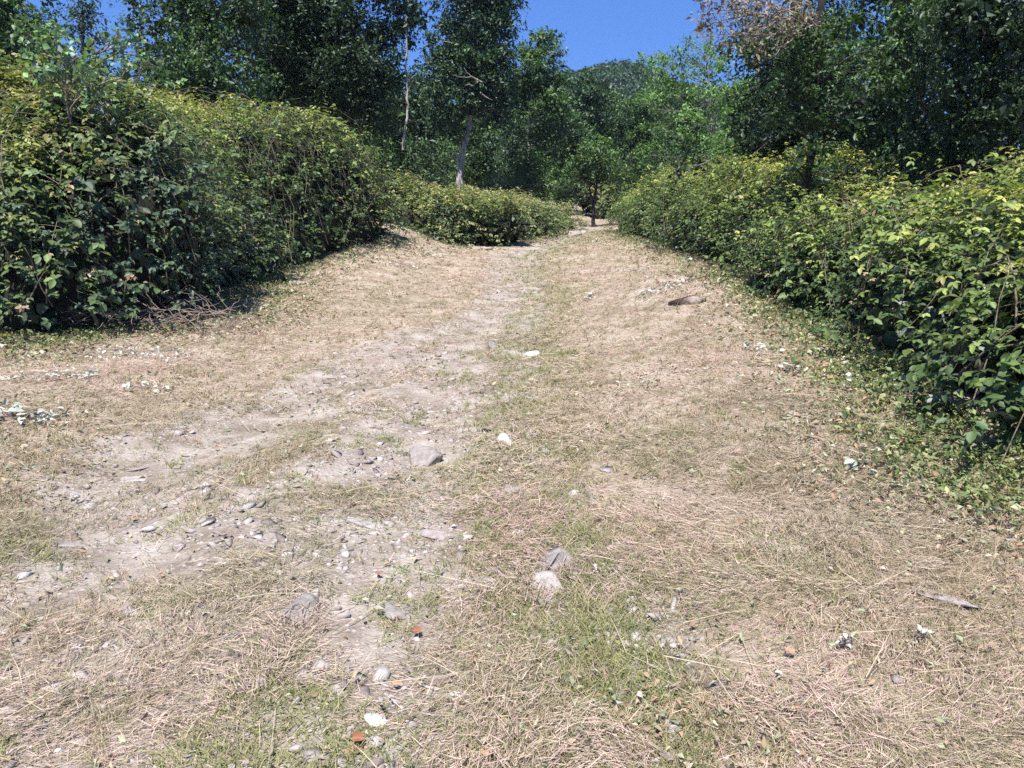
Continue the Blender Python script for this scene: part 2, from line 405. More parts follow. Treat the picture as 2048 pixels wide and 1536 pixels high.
# ------------------------------------------------------------------ thickets: shells of leafy shoots over a bank
FOOT = []      # ground footprints kept free of mown grass: (x, y) polylines
def thicket(name, label, ctrl, depth, mat, pal, seed, dens=55, lsize=.055, tri=True, rich=False, group=None, cat='bush', young_top=.5, ncane=60, hollow=.25, lump=.36, mound=0.6, big=.4, rise=.12, slope=.8, base_b=.12):
    """ctrl: (x, y, top height above ground) along the front, left to right; the bank runs back from it"""
    rng = np.random.default_rng(seed)
    ctrl = np.array(ctrl, float)
    FOOT.append((ctrl, depth))
    seg = np.linalg.norm(np.diff(ctrl[:, :2], axis=0), axis=1); S = np.concatenate([[0], np.cumsum(seg)])
    c0 = ctrl[len(ctrl) // 2]
    root = empty(name, (c0[0], c0[1], gz(c0[0], c0[1])), label, cat, group)
    Hm = ctrl[:, 2].mean()
    prof = Hm * 1.15 + depth
    def surf(s, t, inward):
        bx = np.interp(s, S, ctrl[:, 0]); by = np.interp(s, S, ctrl[:, 1]); H = np.interp(s, S, ctrl[:, 2])
        tx = np.interp(s + .3, S, ctrl[:, 0]) - np.interp(s - .3, S, ctrl[:, 0]); ty = np.interp(s + .3, S, ctrl[:, 1]) - np.interp(s - .3, S, ctrl[:, 1])
        ln = np.hypot(tx, ty) + 1e-9
        bxn, byn = -ty / ln, tx / ln                   # points back, away from the clearing
        H = H * (1 + .13 * vnoise(s / 1.1, 0 * s, 0, seed + 5))
        # end taper so the bank closes
        ends = np.clip(np.minimum(s, S[-1] - s) / (mound + 1e-6), 0, 1); H = H * (.35 + .65 * np.sqrt(ends))
        tf = np.clip(t, 0, 1); tb = np.clip(t - 1, 0, 1)
        ang = tf * math.pi / 2
        e = .75
        back = Hm * slope * (.45 * tf + .55 * (1 - np.cos(ang))) + tb * depth
        z = H * np.sin(ang) ** e * (1 + rise * tb)
        nb = -np.cos(ang); nz = np.sin(ang)
        n = np.stack([bxn * nb, byn * nb, nz], 1)
        x = bx + bxn * back; y = by + byn * back
        q = lump * (fbm(x / .75, y / .75, z / .75, seed, 3) + .3) + big * fbm(x / 2.1, y / 2.1, z / 1.6, seed + 2, 2)
        zz = z
        P = np.stack([x, y, zz], 1) + n * (q - inward)[:, None]
        P[:, 2] = np.maximum(P[:, 2], .02) + height(P[:, 0], P[:, 1], False)
        return P, n, q
    area = S[-1] * prof
    m = int(area * dens)
    s = rng.uniform(0, S[-1], m)
    pf = (Hm * 1.15) / prof
    r = rng.uniform(0, 1, m); t = np.where(r < pf, (r / pf), 1 + (r - pf) / (1 - pf))
    t = np.where(t < 1, t ** .8, t)
    inw = rng.exponential(.16, m)
    P, n, q = surf(s, t, inw)
    zrel = np.clip(t, 0, 1)
    # hollows: places the leaves leave open, so the dark inside shows
    hol = fbm(P[:, 0] / .55, P[:, 1] / .55, P[:, 2] / .45, seed + 31, 2)
    keep = (hol > -.62 + hollow * (1.1 - zrel)) | (inw > .35) & (rng.uniform(0, 1, m) < .5)
    P, n, zrel, inw, q = P[keep], n[keep], zrel[keep], inw[keep], q[keep]
    bright = np.clip(base_b + young_top * zrel ** 1.5 + .28 * fbm(P[:, 0] / 1.3, P[:, 1] / 1.3, P[:, 2], seed + 8, 2) - inw * .5, 0, 1)  # yellow-green young leaves towards the top, darker green ones low and deep
    B = Leaves()
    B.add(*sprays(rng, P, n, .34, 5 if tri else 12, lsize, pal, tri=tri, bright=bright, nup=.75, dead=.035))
    # long shoots sticking out of the top
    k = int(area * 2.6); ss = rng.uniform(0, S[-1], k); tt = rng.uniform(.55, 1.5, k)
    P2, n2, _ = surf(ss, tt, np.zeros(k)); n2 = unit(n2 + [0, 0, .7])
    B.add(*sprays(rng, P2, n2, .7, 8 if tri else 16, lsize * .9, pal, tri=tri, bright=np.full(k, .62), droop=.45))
    # big dark leaves deep inside close the view through
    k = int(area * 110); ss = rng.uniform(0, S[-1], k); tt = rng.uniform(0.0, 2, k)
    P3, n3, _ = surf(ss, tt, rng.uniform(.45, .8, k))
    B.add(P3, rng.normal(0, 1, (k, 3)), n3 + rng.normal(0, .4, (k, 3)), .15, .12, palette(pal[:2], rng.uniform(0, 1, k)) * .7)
    B.build('foliage', M[mat], root, rich=rich)
    # the dead inside of the bank, a lumpy sheet coloured near black for shade
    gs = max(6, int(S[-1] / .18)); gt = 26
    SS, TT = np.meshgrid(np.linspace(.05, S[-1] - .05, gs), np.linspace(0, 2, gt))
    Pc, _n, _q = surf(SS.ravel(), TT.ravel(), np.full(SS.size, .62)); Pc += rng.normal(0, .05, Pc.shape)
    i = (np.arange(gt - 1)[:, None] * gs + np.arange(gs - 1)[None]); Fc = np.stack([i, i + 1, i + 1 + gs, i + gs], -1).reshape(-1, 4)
    mesh_obj('shade_core', Pc, Fc, M['inner'], root)
    # canes
    paths = []
    for _ in range(ncane):
        s0 = rng.uniform(0, S[-1]); t0 = rng.uniform(.0, .8)
        a, na, _q = surf(np.array([s0]), np.array([t0]), np.array([.15])); 
        b, nb_, _q = surf(np.array([np.clip(s0 + rng.normal(0, .9), 0, S[-1])]), np.array([min(1.3, t0 + rng.uniform(.15, .7))]), np.array([-.02 - .1 * rng.random()]))
        P_, R_ = limb(a[0], b[0], rng.uniform(.004, .009), .002, rng, 7, .05, rng.uniform(.05, .25))
        paths.append((P_, R_))
    V, F = tubes(paths, 4); mesh_obj('stems', V, F, M['cane'], root, smooth=True)
    return root, surf, S[-1]

def G(u, v, H): x, y = ground(u, v); return (x, y, H)
def GT(u, v, vt, k=.9):
    """front point at ground pixel (u, v), height so that the top shows at row vt"""
    x, y = ground(u, v); yy = y + 1.2
    return (x, y, max(.25, (at(u, vt, yy)[2] - gz(x, yy)) * k - .12))

left_near = [(-7.6, 7.6, 2.6), (-6.4, 8.2, 2.75), GT(60, 688, 190), GT(230, 665, 150), GT(420, 640, 190), GT(500, 590, 205), GT(560, 562, 210)]
left_far = [GT(520, 575, 205), GT(600, 540, 200), GT(700, 512, 210), GT(770, 496, 240), GT(815, 478, 300)]
thicket('bramble_thicket', 'tallest bramble bank, at the left edge, glossy dark leaves and cut stems at its foot', left_near, 2.6, 'bramble', PAL_BR, 11, big=.65, dens=115, lsize=.053, rich=True, group='bramble thickets round the clearing', young_top=.5, ncane=260, hollow=.14)
thicket('bramble_thicket', 'yellowing bramble bank left of the track that ends at the dry slope', left_far, 2.6, 'bramble', PAL_BRY, 12, dens=75, lsize=.06, rich=False, group='bramble thickets round the clearing', young_top=.55, base_b=.2, ncane=170, hollow=.1)
corner = [GT(838, 455, 375), GT(868, 478, 385), GT(905, 491, 390)]
thicket('bramble_thicket', 'small green bramble bush at the top of the dry slope beside the low middle thicket', corner, 2.2, 'bramble', PAL_BR, 13, dens=60, lsize=.07, group='bramble thickets round the clearing', young_top=.45, ncane=30)
mid = [GT(880, 486, 402), GT(960, 492, 400), GT(1040, 488, 402), GT(1110, 474, 405), GT(1165, 458, 408)]
thicket('bramble_thicket', 'low olive bramble thicket across the end of the clearing left of the small tree', mid, 5.5, 'bramble', PAL_OLIVE, 14, dens=95, lsize=.062, group='bramble thickets round the clearing', young_top=.3, ncane=50, hollow=.1, lump=.45, big=.45, rise=.5, slope=1.3, base_b=.45)
right_far = [GT(1212, 462, 380), GT(1250, 480, 350), GT(1310, 498, 335), GT(1390, 528, 328), GT(1470, 556, 322), GT(1530, 575, 330)]
thicket('bramble_thicket', 'yellow green bramble mound right of the track in front of the dark trunk', right_far, 5.0, 'bramble', PAL_BRY, 15, dens=95, lsize=.052, base_b=.2, group='bramble thickets round the clearing', young_top=.6, ncane=110, hollow=.3)
right_near = [GT(1440, 566, 440, 1), GT(1500, 590, 425, 1), GT(1600, 640, 395, 1), GT(1700, 705, 372, 1), GT(1800, 765, 375, .9), GT(1900, 850, 400, .78), GT(2000, 940, 410, .68), (3.3, 3.6, .85), (3.7, 2.8, .8), (4.1, 1.8, .75)]
thicket('bramble_thicket', 'nearest bramble bank, at the right edge, with broad fresh leaves hanging over the mown grass', right_near, 4.2, 'bramble', PAL_BRY, 16, dens=125, lsize=.047, base_b=.22, rich=True, group='bramble thickets round the clearing', young_top=.45, ncane=160, hollow=.15)
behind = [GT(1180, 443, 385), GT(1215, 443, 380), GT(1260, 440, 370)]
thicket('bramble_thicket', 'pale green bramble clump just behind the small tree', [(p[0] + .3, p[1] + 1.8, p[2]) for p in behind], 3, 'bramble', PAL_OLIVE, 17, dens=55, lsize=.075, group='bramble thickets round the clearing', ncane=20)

# ------------------------------------------------------------------ trees
def tree(name, label, Y, trunk, lobes, seed, pal, mat='leaf', bark='bark', lsize=.09, dens=1.0, r0=.16, r1=.05, aspect=.5, shoot=.4, group=None, cat='tree', base=None, bright=.35, limbs=True, squash=.8, depth=.8, extra=None, core=True, droop=.35, nup=.55, sides=8, gap=.3):
    """trunk: (u, v) pixels at distance Y, bottom first (None: straight up to the lobes); lobes: (u, v, radius in pixels[, dY])"""
    rng = np.random.default_rng(seed)
    k = Y / FPX
    T = np.array([at(u, v, Y) for u, v in trunk])
    b = T[0].copy(); b[2] = gz(b[0], b[1]) - .08
    if T[0][2] - b[2] > .3: T = np.concatenate([[b], T])
    else: T[0] = b
    root = empty(name, (b[0], b[1], b[2] + .08), label, cat, group)
    P = rich_path(T, 26, .012, rng); rr = r0 + (r1 - r0) * np.linspace(0, 1, 26) ** .8; rr[0] *= 1.5; rr[1] *= 1.15
    V, F = tubes([(P, rr)], sides); mesh_obj('trunk', V, F, M[bark], root, smooth=True)
    LB = []
    for q in lobes:
        u, v, rp = q[:3]; dy = q[3] if len(q) > 3 else rng.uniform(-1, 1) * depth
        c = at(u, v, Y + dy); LB.append((c, rp * (Y + dy) / FPX))
    paths = []; B = Leaves()
    for c, R in LB:
        dist = np.linalg.norm(P - c, axis=1) + np.maximum(0, P[:, 2] - c[2] + .3) * 2; j = int(np.argmin(dist + np.where(np.arange(26) < 3, 5, 0)))
        if limbs:
            Pl, Rl = limb(P[j], c, max(.01, min(rr[j] * .45, .015 + R * .03)), .006, rng, 8, .05, .06); paths.append((Pl, Rl))
            for _ in range(5):
                e = c + unit(rng.normal(0, 1, 3)) * R * .95; m0 = Pl[rng.integers(4, 8)]
                paths.append(limb(m0, e, .007, .002, rng, 6, .06, .03))
        area = 4 * math.pi * R * R
        n = int(area * dens * 13 / (lsize / .09) ** 1.6) + 6
        d = unit(rng.normal(0, 1, (n, 3))); d[:, 2] = np.where(rng.random(n) < .25, np.abs(d[:, 2]), d[:, 2])
        rad = R * (.55 + .45 * rng.random(n) ** .6) * (1 + .35 * vnoise(d[:, 0] * 2.2, d[:, 1] * 2.2, d[:, 2] * 2.2, seed + int(R * 1000)))
        Q = c + d * rad[:, None] * [1, 1, squash]
        hol = vnoise(Q[:, 0] / .45, Q[:, 1] / .45, Q[:, 2] / .35, seed + 77)
        kp = hol > -gap; Q, d, n = Q[kp], d[kp], int(kp.sum())
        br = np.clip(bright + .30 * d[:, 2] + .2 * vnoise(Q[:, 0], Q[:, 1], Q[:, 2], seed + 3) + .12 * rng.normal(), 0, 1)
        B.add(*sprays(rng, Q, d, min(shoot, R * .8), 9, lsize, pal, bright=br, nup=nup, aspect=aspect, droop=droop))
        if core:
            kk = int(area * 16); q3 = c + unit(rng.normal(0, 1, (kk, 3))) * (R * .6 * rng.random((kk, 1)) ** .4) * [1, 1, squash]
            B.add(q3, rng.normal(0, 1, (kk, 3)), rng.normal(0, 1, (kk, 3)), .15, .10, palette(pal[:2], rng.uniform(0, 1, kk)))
    if paths:
        V, F = tubes(paths, 5); mesh_obj('limbs', V, F, M[bark], root, smooth=True)
    B.build('crown', M[mat], root)
    if extra: extra(root, rng)
    return root

# tall leaning tree in the middle
def dead_limbs(root, rng):
    Y = 29.6; ps = []
    for a in [[(965, 165), (945, 152), (925, 156), (905, 150)], [(965, 165), (950, 158), (935, 148), (928, 135)], [(960, 185), (972, 195), (985, 200)], [(945, 172), (938, 168), (930, 172)]]:
        P = rich_path([at(u, v, Y) for u, v in a], 12, .01, rng); ps.append((P, np.linspace(.032, .008, 12)))
    V, F = tubes(ps, 5); o = mesh_obj('dead_branch', V, F, M['bark'], root, smooth=True); o['label'] = 'bare pale dead branch in the crown'
    P = rich_path([at(u, v, 30.9) for u, v in [(926, 402), (922, 350), (916, 320), (912, 300)]], 14, .02, rng)
    V, F = tubes([(P, np.linspace(.06, .03, 14))], 5); mesh_obj('side_stem', V, F, M['palebark'], root, smooth=True)
tree('leaning_tree', 'tallest tree against the sky in the middle, with a pale leaning trunk', 31,
     [(916, 402), (917, 370), (923, 320), (931, 285), (940, 245), (947, 180), (950, 110), (955, 20)],
     [(955, -40, 70), (905, -15, 42), (985, 10, 42), (945, 20, 52), (1010, 25, 24), (925, 50, 34), (1000, 62, 26), (960, 75, 40), (985, 95, 34), (930, 92, 26),
      (880, 108, 26), (862, 78, 10), (898, 122, 30), (925, 130, 34), (865, 125, 18), (985, 130, 32), (880, 152, 26), (910, 170, 34), (960, 150, 36), (1000, 165, 30),
      (948, 60, 30, -.9), (952, 95, 26, -.9), (948, 130, 28, -.9), (945, 185, 24, -.8), (975, 170, 28, -.6), (925, 190, 26, -.7), (1010, 120, 22), (955, 215, 16, -.6), (905, 60, 26), (990, 40, 34), (1000, -10, 36), (878, 200, 28), (915, 215, 30), (970, 195, 34), (1008, 205, 26), (890, 245, 26), (985, 235, 28), (905, 265, 20), (875, 165, 20)],
     101, PAL_BLUE, bark='palebark', lsize=.13, r0=.15, r1=.07, extra=dead_limbs, gap=.55, dens=2.0, bright=.42)
tree('slender_tree', 'slender tree with a small round top right of the tall leaning tree', 35,
     [(1060, 400), (1058, 310), (1056, 270), (1062, 200), (1078, 110)],
     [(1098, 90, 24), (1080, 78, 13), (1115, 108, 14), (1052, 105, 13), (1040, 98, 7), (1070, 118, 18), (1055, 140, 26), (1095, 140, 24), (1115, 165, 20), (1045, 175, 26), (1080, 180, 32),
      (1115, 205, 20), (1030, 170, 16), (1045, 215, 26), (1090, 230, 30), (1118, 240, 16), (1035, 255, 24), (1080, 275, 26), (1110, 280, 18), (1090, 310, 24), (1060, 330, 26)],
     102, PAL_MID, bark='palebark', lsize=.14, r0=.09, r1=.04, bright=.42, gap=.55, dens=2.4)
tree('small_tree', 'small rounded tree with a forked bare trunk standing alone at the end of the track', 32.5,
     [(1187, 444), (1187, 420), (1186, 406), (1191, 385), (1196, 360), (1192, 320)],
     [(1192, 305, 24), (1165, 312, 22), (1218, 315, 22), (1150, 335, 20), (1180, 335, 28), (1212, 338, 26), (1240, 338, 18), (1138, 352, 13), (1165, 358, 20), (1200, 358, 24), (1235, 360, 18), (1205, 292, 14), (1178, 292, 12)],
     103, PAL_MID, bark='darkbark', lsize=.11, r0=.085, r1=.03, bright=.5, depth=.5, squash=.65,
     extra=lambda root, rng: mesh_obj('fork', *tubes([(rich_path([at(u, v, 32.5) for u, v in [(1186, 410), (1181, 388), (1178, 365), (1168, 335)]], 12, .008, rng), np.linspace(.055, .02, 12))], 6), M['darkbark'], root, smooth=True))
# feathery light trees
tree('locust_tree', 'light green feathery tree rising against the sky right of the wooded hill', 25,
     [(1420, 440), (1418, 330), (1425, 260), (1418, 180), (1412, 110)],
     [(1378, 85, 14), (1400, 110, 22), (1365, 115, 22), (1425, 100, 18), (1285, 120, 11), (1300, 138, 13), (1325, 130, 20), (1345, 150, 26), (1385, 150, 26), (1430, 145, 24), (1315, 170, 22), (1450, 120, 14),
      (1350, 195, 28), (1400, 200, 28), (1445, 190, 26), (1300, 205, 20), (1330, 235, 26), (1380, 245, 26), (1430, 235, 24), (1475, 225, 24), (1300, 260, 22), (1350, 285, 26), (1400, 295, 26), (1450, 285, 26), (1490, 270, 22), (1300, 310, 24), (1490, 180, 18), (1500, 300, 22)],
     104, PAL_LOC, mat='locust', bark='bark', lsize=.085, dens=1.8, r0=.07, r1=.025, aspect=.45, bright=.5, depth=1.4, core=False, shoot=.5)
tree('locust_tree', 'low feathery tree between the light green tree and the dark ivy trees', 22,
     [(1505, 440), (1500, 330), (1508, 240), (1512, 180)],
     [(1512, 175, 22), (1490, 205, 22), (1530, 205, 22), (1475, 240, 22), (1510, 245, 26), (1545, 250, 22), (1460, 285, 24), (1500, 290, 26), (1540, 295, 24), (1480, 325, 26), (1525, 330, 26), (1440, 320, 22)],
     105, PAL_LOC, mat='locust', bark='bark', lsize=.08, dens=1.1, r0=.06, r1=.02, aspect=.42, bright=.4, depth=1.0, core=False)

# the dark trunk right of the track, dry brown leaves high in its crown
def brown_part(root, rng):
    Y = 12.2; B = Leaves(); ps = []
    for (u, v, r) in [(1415, 30, 12), (1440, 80, 12), (1408, 58, 7), (1490, 80, 12), (1535, 95, 12), (1440, 10, 26), (1420, 45, 16), (1475, 25, 30), (1510, 5, 30), (1545, 35, 28), (1580, 15, 30), (1500, 55, 20), (1450, 60, 12), (1412, 72, 8), (1610, 40, 24), (1560, 65, 16), (1530, 20, 26), (1470, -15, 30), (1430, -20, 26), (1590, -20, 30), (1540, -25, 30)]:
        c = at(u, v, Y + rng.uniform(-.5, .5)); R = r * Y / FPX; n = int(8 * (R / .2) ** 2) + 5
        d = unit(rng.normal(0, 1, (n, 3))); Q = c + d * R * rng.uniform(.2, 1.35, (n, 1)) * [1, 1, .7]
        B.add(*sprays(rng, Q, d, .16, 6, .065, PAL_BROWN, bright=rng.uniform(.1, .9, n), nup=.1, droop=.8, aspect=.4))
        ps.append(limb(at(1640, 60, 13), c, .02, .004, rng, 9, .05, .04))
        for _ in range(3): ps.append(limb(ps[-1][0][5], c + rng.normal(0, R * .7, 3), .008, .002, rng, 6, .08))
    o = B.build('dry_leaves', M['drybush'], root); o['label'] = 'curled brown dead leaves on the upper left limbs'
    V, F = tubes(ps, 5); mesh_obj('dry_limbs', V, F, M['bark'], root, smooth=True)
tree('brown_topped_tree', 'dark slim trunk rising out of the right brambles with brown dead leaves in its top', 13,
     [(1598, 480), (1602, 430), (1612, 380), (1622, 320), (1630, 240), (1638, 120), (1642, -40)],
     [(1650, 95, 34), (1600, 110, 34), (1700, 110, 36), (1560, 135, 30), (1650, 145, 44), (1720, 150, 40), (1770, 130, 30), (1600, 165, 44), (1545, 180, 26), (1690, 190, 44), (1760, 180, 34), (1640, 215, 40), (1580, 220, 36), (1550, 240, 24), (1620, 262, 34), (1680, 250, 34), (1610, 300, 26), (1650, 300, 26), (1780, 100, 22), (1680, 60, 34), (1630, 50, 30), (1600, 75, 34, -.4), (1640, 130, 34, -.5), (1630, 200, 30, -.4), (1625, 250, 26, -.3), (1645, 340, 26), (1590, 330, 24), (1570, 380, 22), (1640, 385, 24), (1600, 420, 20), (1625, 300, 22, -.35), (1530, 110, 26), (1500, 100, 20)],
     106, PAL_MID, bark='darkbark', lsize=.062, dens=1.1, r0=.085, r1=.05, aspect=.5, bright=.4, extra=brown_part, depth=.6, shoot=.25)

def fill(rng, u0, u1, v0, v1, r, n, dY):
    out = []
    for k in range(n):
        out.append((rng.uniform(u0, u1), rng.uniform(v0, v1), r * rng.uniform(.7, 1.25), rng.uniform(-dY, dY)))
    return out
R9 = np.random.default_rng(9)
tree('ivy_clad_tree', 'dark ivy clad tree directly behind the brown topped tree', 19,
     [(1580, 420), (1582, 200), (1590, -60)], [(1500, 70, 34), (1480, 100, 24), (1520, 130, 34), (1490, 30, 24)] + fill(R9, 1510, 1690, -60, 340, 46, 44, 1.6), 110, PAL_DARK, bark='darkbark', lsize=.10, bright=.22, dens=1.3, r0=.25, r1=.1)
tree('ivy_clad_tree', 'broad dark ivy clad tree in the upper right with paler green boughs', 17,
     [(1790, 420), (1795, 200), (1800, -80)], fill(R9, 1690, 1890, -80, 330, 46, 46, 1.5), 111, PAL_BLUE, bark='darkbark', lsize=.09, bright=.32, dens=1.3, r0=.22, r1=.1)
tree('ivy_clad_tree', 'nearest dark tree, at the right edge, with small glossy leaves', 12.5,
     [(1985, 420), (1990, 200), (1980, -80)], fill(R9, 1900, 2130, -90, 300, 60, 46, 1.2) + fill(R9, 1880, 1960, 100, 340, 36, 12, .8), 112, PAL_DARK, bark='darkbark', lsize=.062, bright=.42, dens=1.1, r0=.16, r1=.08, shoot=.25)
tree('leafy_sapling', 'light green sapling between the two darkest trees on the right', 14.5,
     [(1840, 400), (1845, 250), (1850, 60)], fill(R9, 1800, 1890, 10, 120, 26, 12, .6) + fill(R9, 1790, 1900, 130, 330, 28, 9, .8), 113, PAL_MID, bark='darkbark', lsize=.075, bright=.5, dens=.7, r0=.05, r1=.02)
# left trees
tree('broadleaf_tree', 'broad dark green tree over the left bramble bank, its right side against the sky', 25,
     [(640, 420), (640, 200), (650, -60)], [(790, 20, 40), (815, 55, 26), (825, 88, 16), (770, 80, 40), (800, 120, 22), (765, 140, 34), (750, 185, 36), (790, 165, 24), (775, 215, 24), (830, 30, 18), (800, -30, 40), (740, 235, 30), (795, 200, 16)] + fill(R9, 500, 740, -80, 225, 54, 44, 1.8),
     120, PAL_DARK, bark='darkbark', lsize=.115, bright=.38, dens=1.6, gap=.42, r0=.2, r1=.1, extra=lambda root, rng: mesh_obj('bare_limb', *tubes([(rich_path([at(u, v, 24.4) for u, v in [(806, 300), (812, 240), (817, 190), (812, 130), (813, 60)]], 16, .02, rng), np.linspace(.04, .025, 16))] + [limb(at(815, 160 + 8 * k, 24.4), at(815 + rng.uniform(-25, 25), 130 + 10 * k, 24.4), .012, .003, rng, 6) for k in range(6)], 6), M['palebark'], root, smooth=True))
tree('broadleaf_tree', 'dark tree with grey bare boughs behind the highest brambles on the left', 20,
     [(380, 420), (385, 200), (390, -60)], [(260, 10, 24), (275, 60, 26), (300, 100, 28), (285, 145, 24), (320, 175, 30), (250, 165, 18), (265, -30, 30)] + fill(R9, 310, 510, -70, 215, 50, 34, 1.4),
     121, PAL_MID, bark='bark', lsize=.09, bright=.25, dens=.85, r0=.18, r1=.1)
tree('dark_tree', 'dark tree cut by the left edge of the picture', 13,
     [(15, 420), (20, 200), (10, -60)], fill(R9, -80, 85, -60, 230, 46, 26, 1.0) + [(100, 40, 14), (95, 110, 18), (110, 170, 22)], 122, PAL_MID, bark='darkbark', lsize=.075, bright=.3, dens=.8, r0=.15, r1=.08)
tree('distant_tree', 'distant dark tree in the gap of sky at the upper left', 34,
     [(170, 420), (168, 200), (165, 20)], [(165, 5, 22), (150, 30, 24), (185, 30, 20), (165, 55, 28), (140, 70, 18), (195, 75, 16), (170, 95, 26), (150, 130, 34), (195, 130, 34), (220, 165, 34), (130, 170, 34), (180, 190, 40)], 123, PAL_BLUE, bark='darkbark', lsize=.14, bright=.3, dens=.8, r0=.12, r1=.06)
tree('young_tree', 'young pale tree poking up out of the top left brambles with broad heart leaves', 9.3,
     [(150, 400), (140, 250), (125, 100)], [(110, 110, 40, 0), (150, 140, 44, 0), (95, 150, 30, .1), (60, 70, 26, 0), (95, 60, 22, .1), (190, 170, 36, 0), (230, 80, 24, .2), (260, 110, 30, .3), (150, 190, 50, .1), (290, 150, 34, .3)], 124, PAL_LOC, bark='cane', mat='bramble', lsize=.058, aspect=.8, dens=.45, r0=.02, r1=.008, bright=.35, core=False, shoot=.25, depth=.2)

# ------------------------------------------------------------------ background woods: one kind built, then copied
def copy_tree(src, x, y, sc, rz, label, group):
    r = src.copy(); COL.objects.link(r); r.location = (x, y, gz(x, y)); r.rotation_euler = (0, 0, rz); r.scale = (sc, sc, sc * 1.0)
    r['label'] = label; r['group'] = group
    for ch in list(src.children):
        c = ch.copy(); COL.objects.link(c); c.parent = r
    return r
def wood_tree(seed, pal, h, w, label, bright, x, y):
    rng = np.random.default_rng(seed); lob = []
    Yd = y; u0 = 1024 + x / Yd * FPX * .985
    zz = lambda v: v
    k = FPX / Yd
    base = 390 + (EYE - gz(x, y)) * k
    n = 30
    for q in range(n):
        t = (q + .5) / n; a = rng.uniform(0, 6.28); rad = w * (math.sin(math.pi * min(1, .12 + t * .86)) ** .7) * rng.uniform(.3, .9)
        lob.append((u0 + math.cos(a) * rad * k, base - (.12 + .86 * t) * h * k, w * .36 * k * rng.uniform(.8, 1.2), math.sin(a) * rad))
    return tree('woodland_tree', label, Yd, [(u0, base), (u0, base - h * .5 * k), (u0 + 5, base - h * .9 * k)], lob, seed, pal, lsize=.17, dens=1.0, bright=bright, bark='darkbark', r0=.18, r1=.06, group='woodland trees behind the clearing')
# (x, y, scale, rotation, kind, label)
WT = [
 (-7.0, 40, 1.0, 0, 'a', 'dark round woodland tree left of the tall leaning tree, above the dry slope'),
 (4.6, 46, 1.0, 0, 'b', 'bluish woodland tree just right of the slender tree, below the wooded hill'),
]
wa = wood_tree(201, PAL_MID, 7.6, 2.3, WT[0][5], .42, WT[0][0], WT[0][1])
wb = wood_tree(202, PAL_BLUE, 7.8, 2.5, WT[1][5], .5, WT[1][0], WT[1][1])
GRP = 'woodland trees behind the clearing'
cop = [
 (wb, -4.6, 42, .95, 1.0, 'woodland tree whose lower boughs fill the dark behind the pale leaning trunk'),
 (wa, -1.8, 39, .72, 2.2, 'bushy woodland tree low between the leaning tree and the slender tree'),
 (wb, 0.8, 44, .80, 3.3, 'dark woodland tree seen behind the slender tree'),
 (wa, 3.0, 42, .70, 4.0, 'low woodland tree left of the small forked tree, over the middle thicket'),
 (wa, 6.5, 44, .82, 5.1, 'woodland tree directly behind the small forked tree'),
 (wb, 8.6, 40, .78, .6, 'dark woodland tree behind the left side of the light green feathery tree'),
 (wa, 10.6, 37, .85, 1.7, 'woodland tree hidden by the middle of the light green feathery tree'),
 (wb, 12.8, 35, .85, 2.6, 'woodland tree showing between feathery tree and ivy trees'),
 (wa, 6.9, 58, 1.05, 3.6, 'bright topped woodland tree on the slope under the hill crest'),
 (wb, 3.6, 62, 1.05, 4.4, 'hazy woodland tree just left of the hill slope'),
 (wa, 10.4, 60, 1.15, 5.4, 'woodland tree at the right foot of the wooded hill'),
 (wb, -10.5, 44, 1.15, .3, 'woodland tree glimpsed between the broad left tree and the leaning tree'),
 (wa, -14.5, 38, 1.0, 1.3, 'woodland tree closing the gap behind the broad dark tree on the left'),
 (wb, -19.5, 40, .85, 2.9, 'woodland tree low in the gap behind the upper left brambles'),
 (wb, 1.0, 60, .95, 5.9, 'far woodland tree between the leaning and slender crowns'),
 (wa, 13.5, 30, .95, 2.0, 'woodland tree in the shade left of the brown topped tree'),
 (wb, 15.8, 26, .95, 3.1, 'woodland tree in deep shade behind the brown topped tree'),
 (wa, 17.5, 22, .95, 4.2, 'shaded woodland tree at the far right behind the ivy trees'),
 (wb, 19.5, 27, 1.1, 5.0, 'tall shaded woodland tree in the far upper right corner'),
 (wa, -16.0, 27, .95, 0.9, 'woodland tree behind the tallest bramble bank'),
]
for s_, x, y, sc_, rz, lab in cop: copy_tree(s_, x, y, sc_, rz, lab, GRP)

# undergrowth bushes in front of the wood
def lob_bush(name, label, Y, lobes, seed, pal, **kw):
    return tree(name, label, Y, [(lobes[0][0], 420), (lobes[0][0], lobes[0][1] + 5)], lobes, seed, pal, r0=.03, r1=.012, cat='bush', **kw)
GB = 'leafy bushes along the edge of the wood'
lob_bush('hazel_bush', 'dark bush at the foot of the leaning trunk, left of it', 34, [(880, 350, 26), (860, 320, 26), (890, 300, 22), (850, 370, 24), (895, 375, 18), (835, 330, 24), (830, 290, 22)], 301, PAL_MID, lsize=.13, bright=.5, group=GB)
lob_bush('hazel_bush', 'wide green bush right of the leaning trunk above the middle thicket', 34, [(985, 375, 24), (960, 385, 18), (1010, 365, 22), (1035, 375, 24), (1060, 360, 24), (1090, 375, 24), (1050, 340, 22), (1110, 355, 22), (1130, 375, 20), (1000, 390, 18), (1080, 390, 18)], 302, PAL_MID, lsize=.13, bright=.6, group=GB)
lob_bush('hazel_bush', 'green bush behind the forked trunk of the small tree, right side', 37, [(1250, 350, 24), (1275, 340, 24), (1240, 380, 20), (1290, 365, 22), (1230, 330, 20), (1310, 345, 22), (1265, 310, 24), (1150, 375, 18), (1140, 392, 16)], 303, PAL_MID, lsize=.13, bright=.55, group=GB)
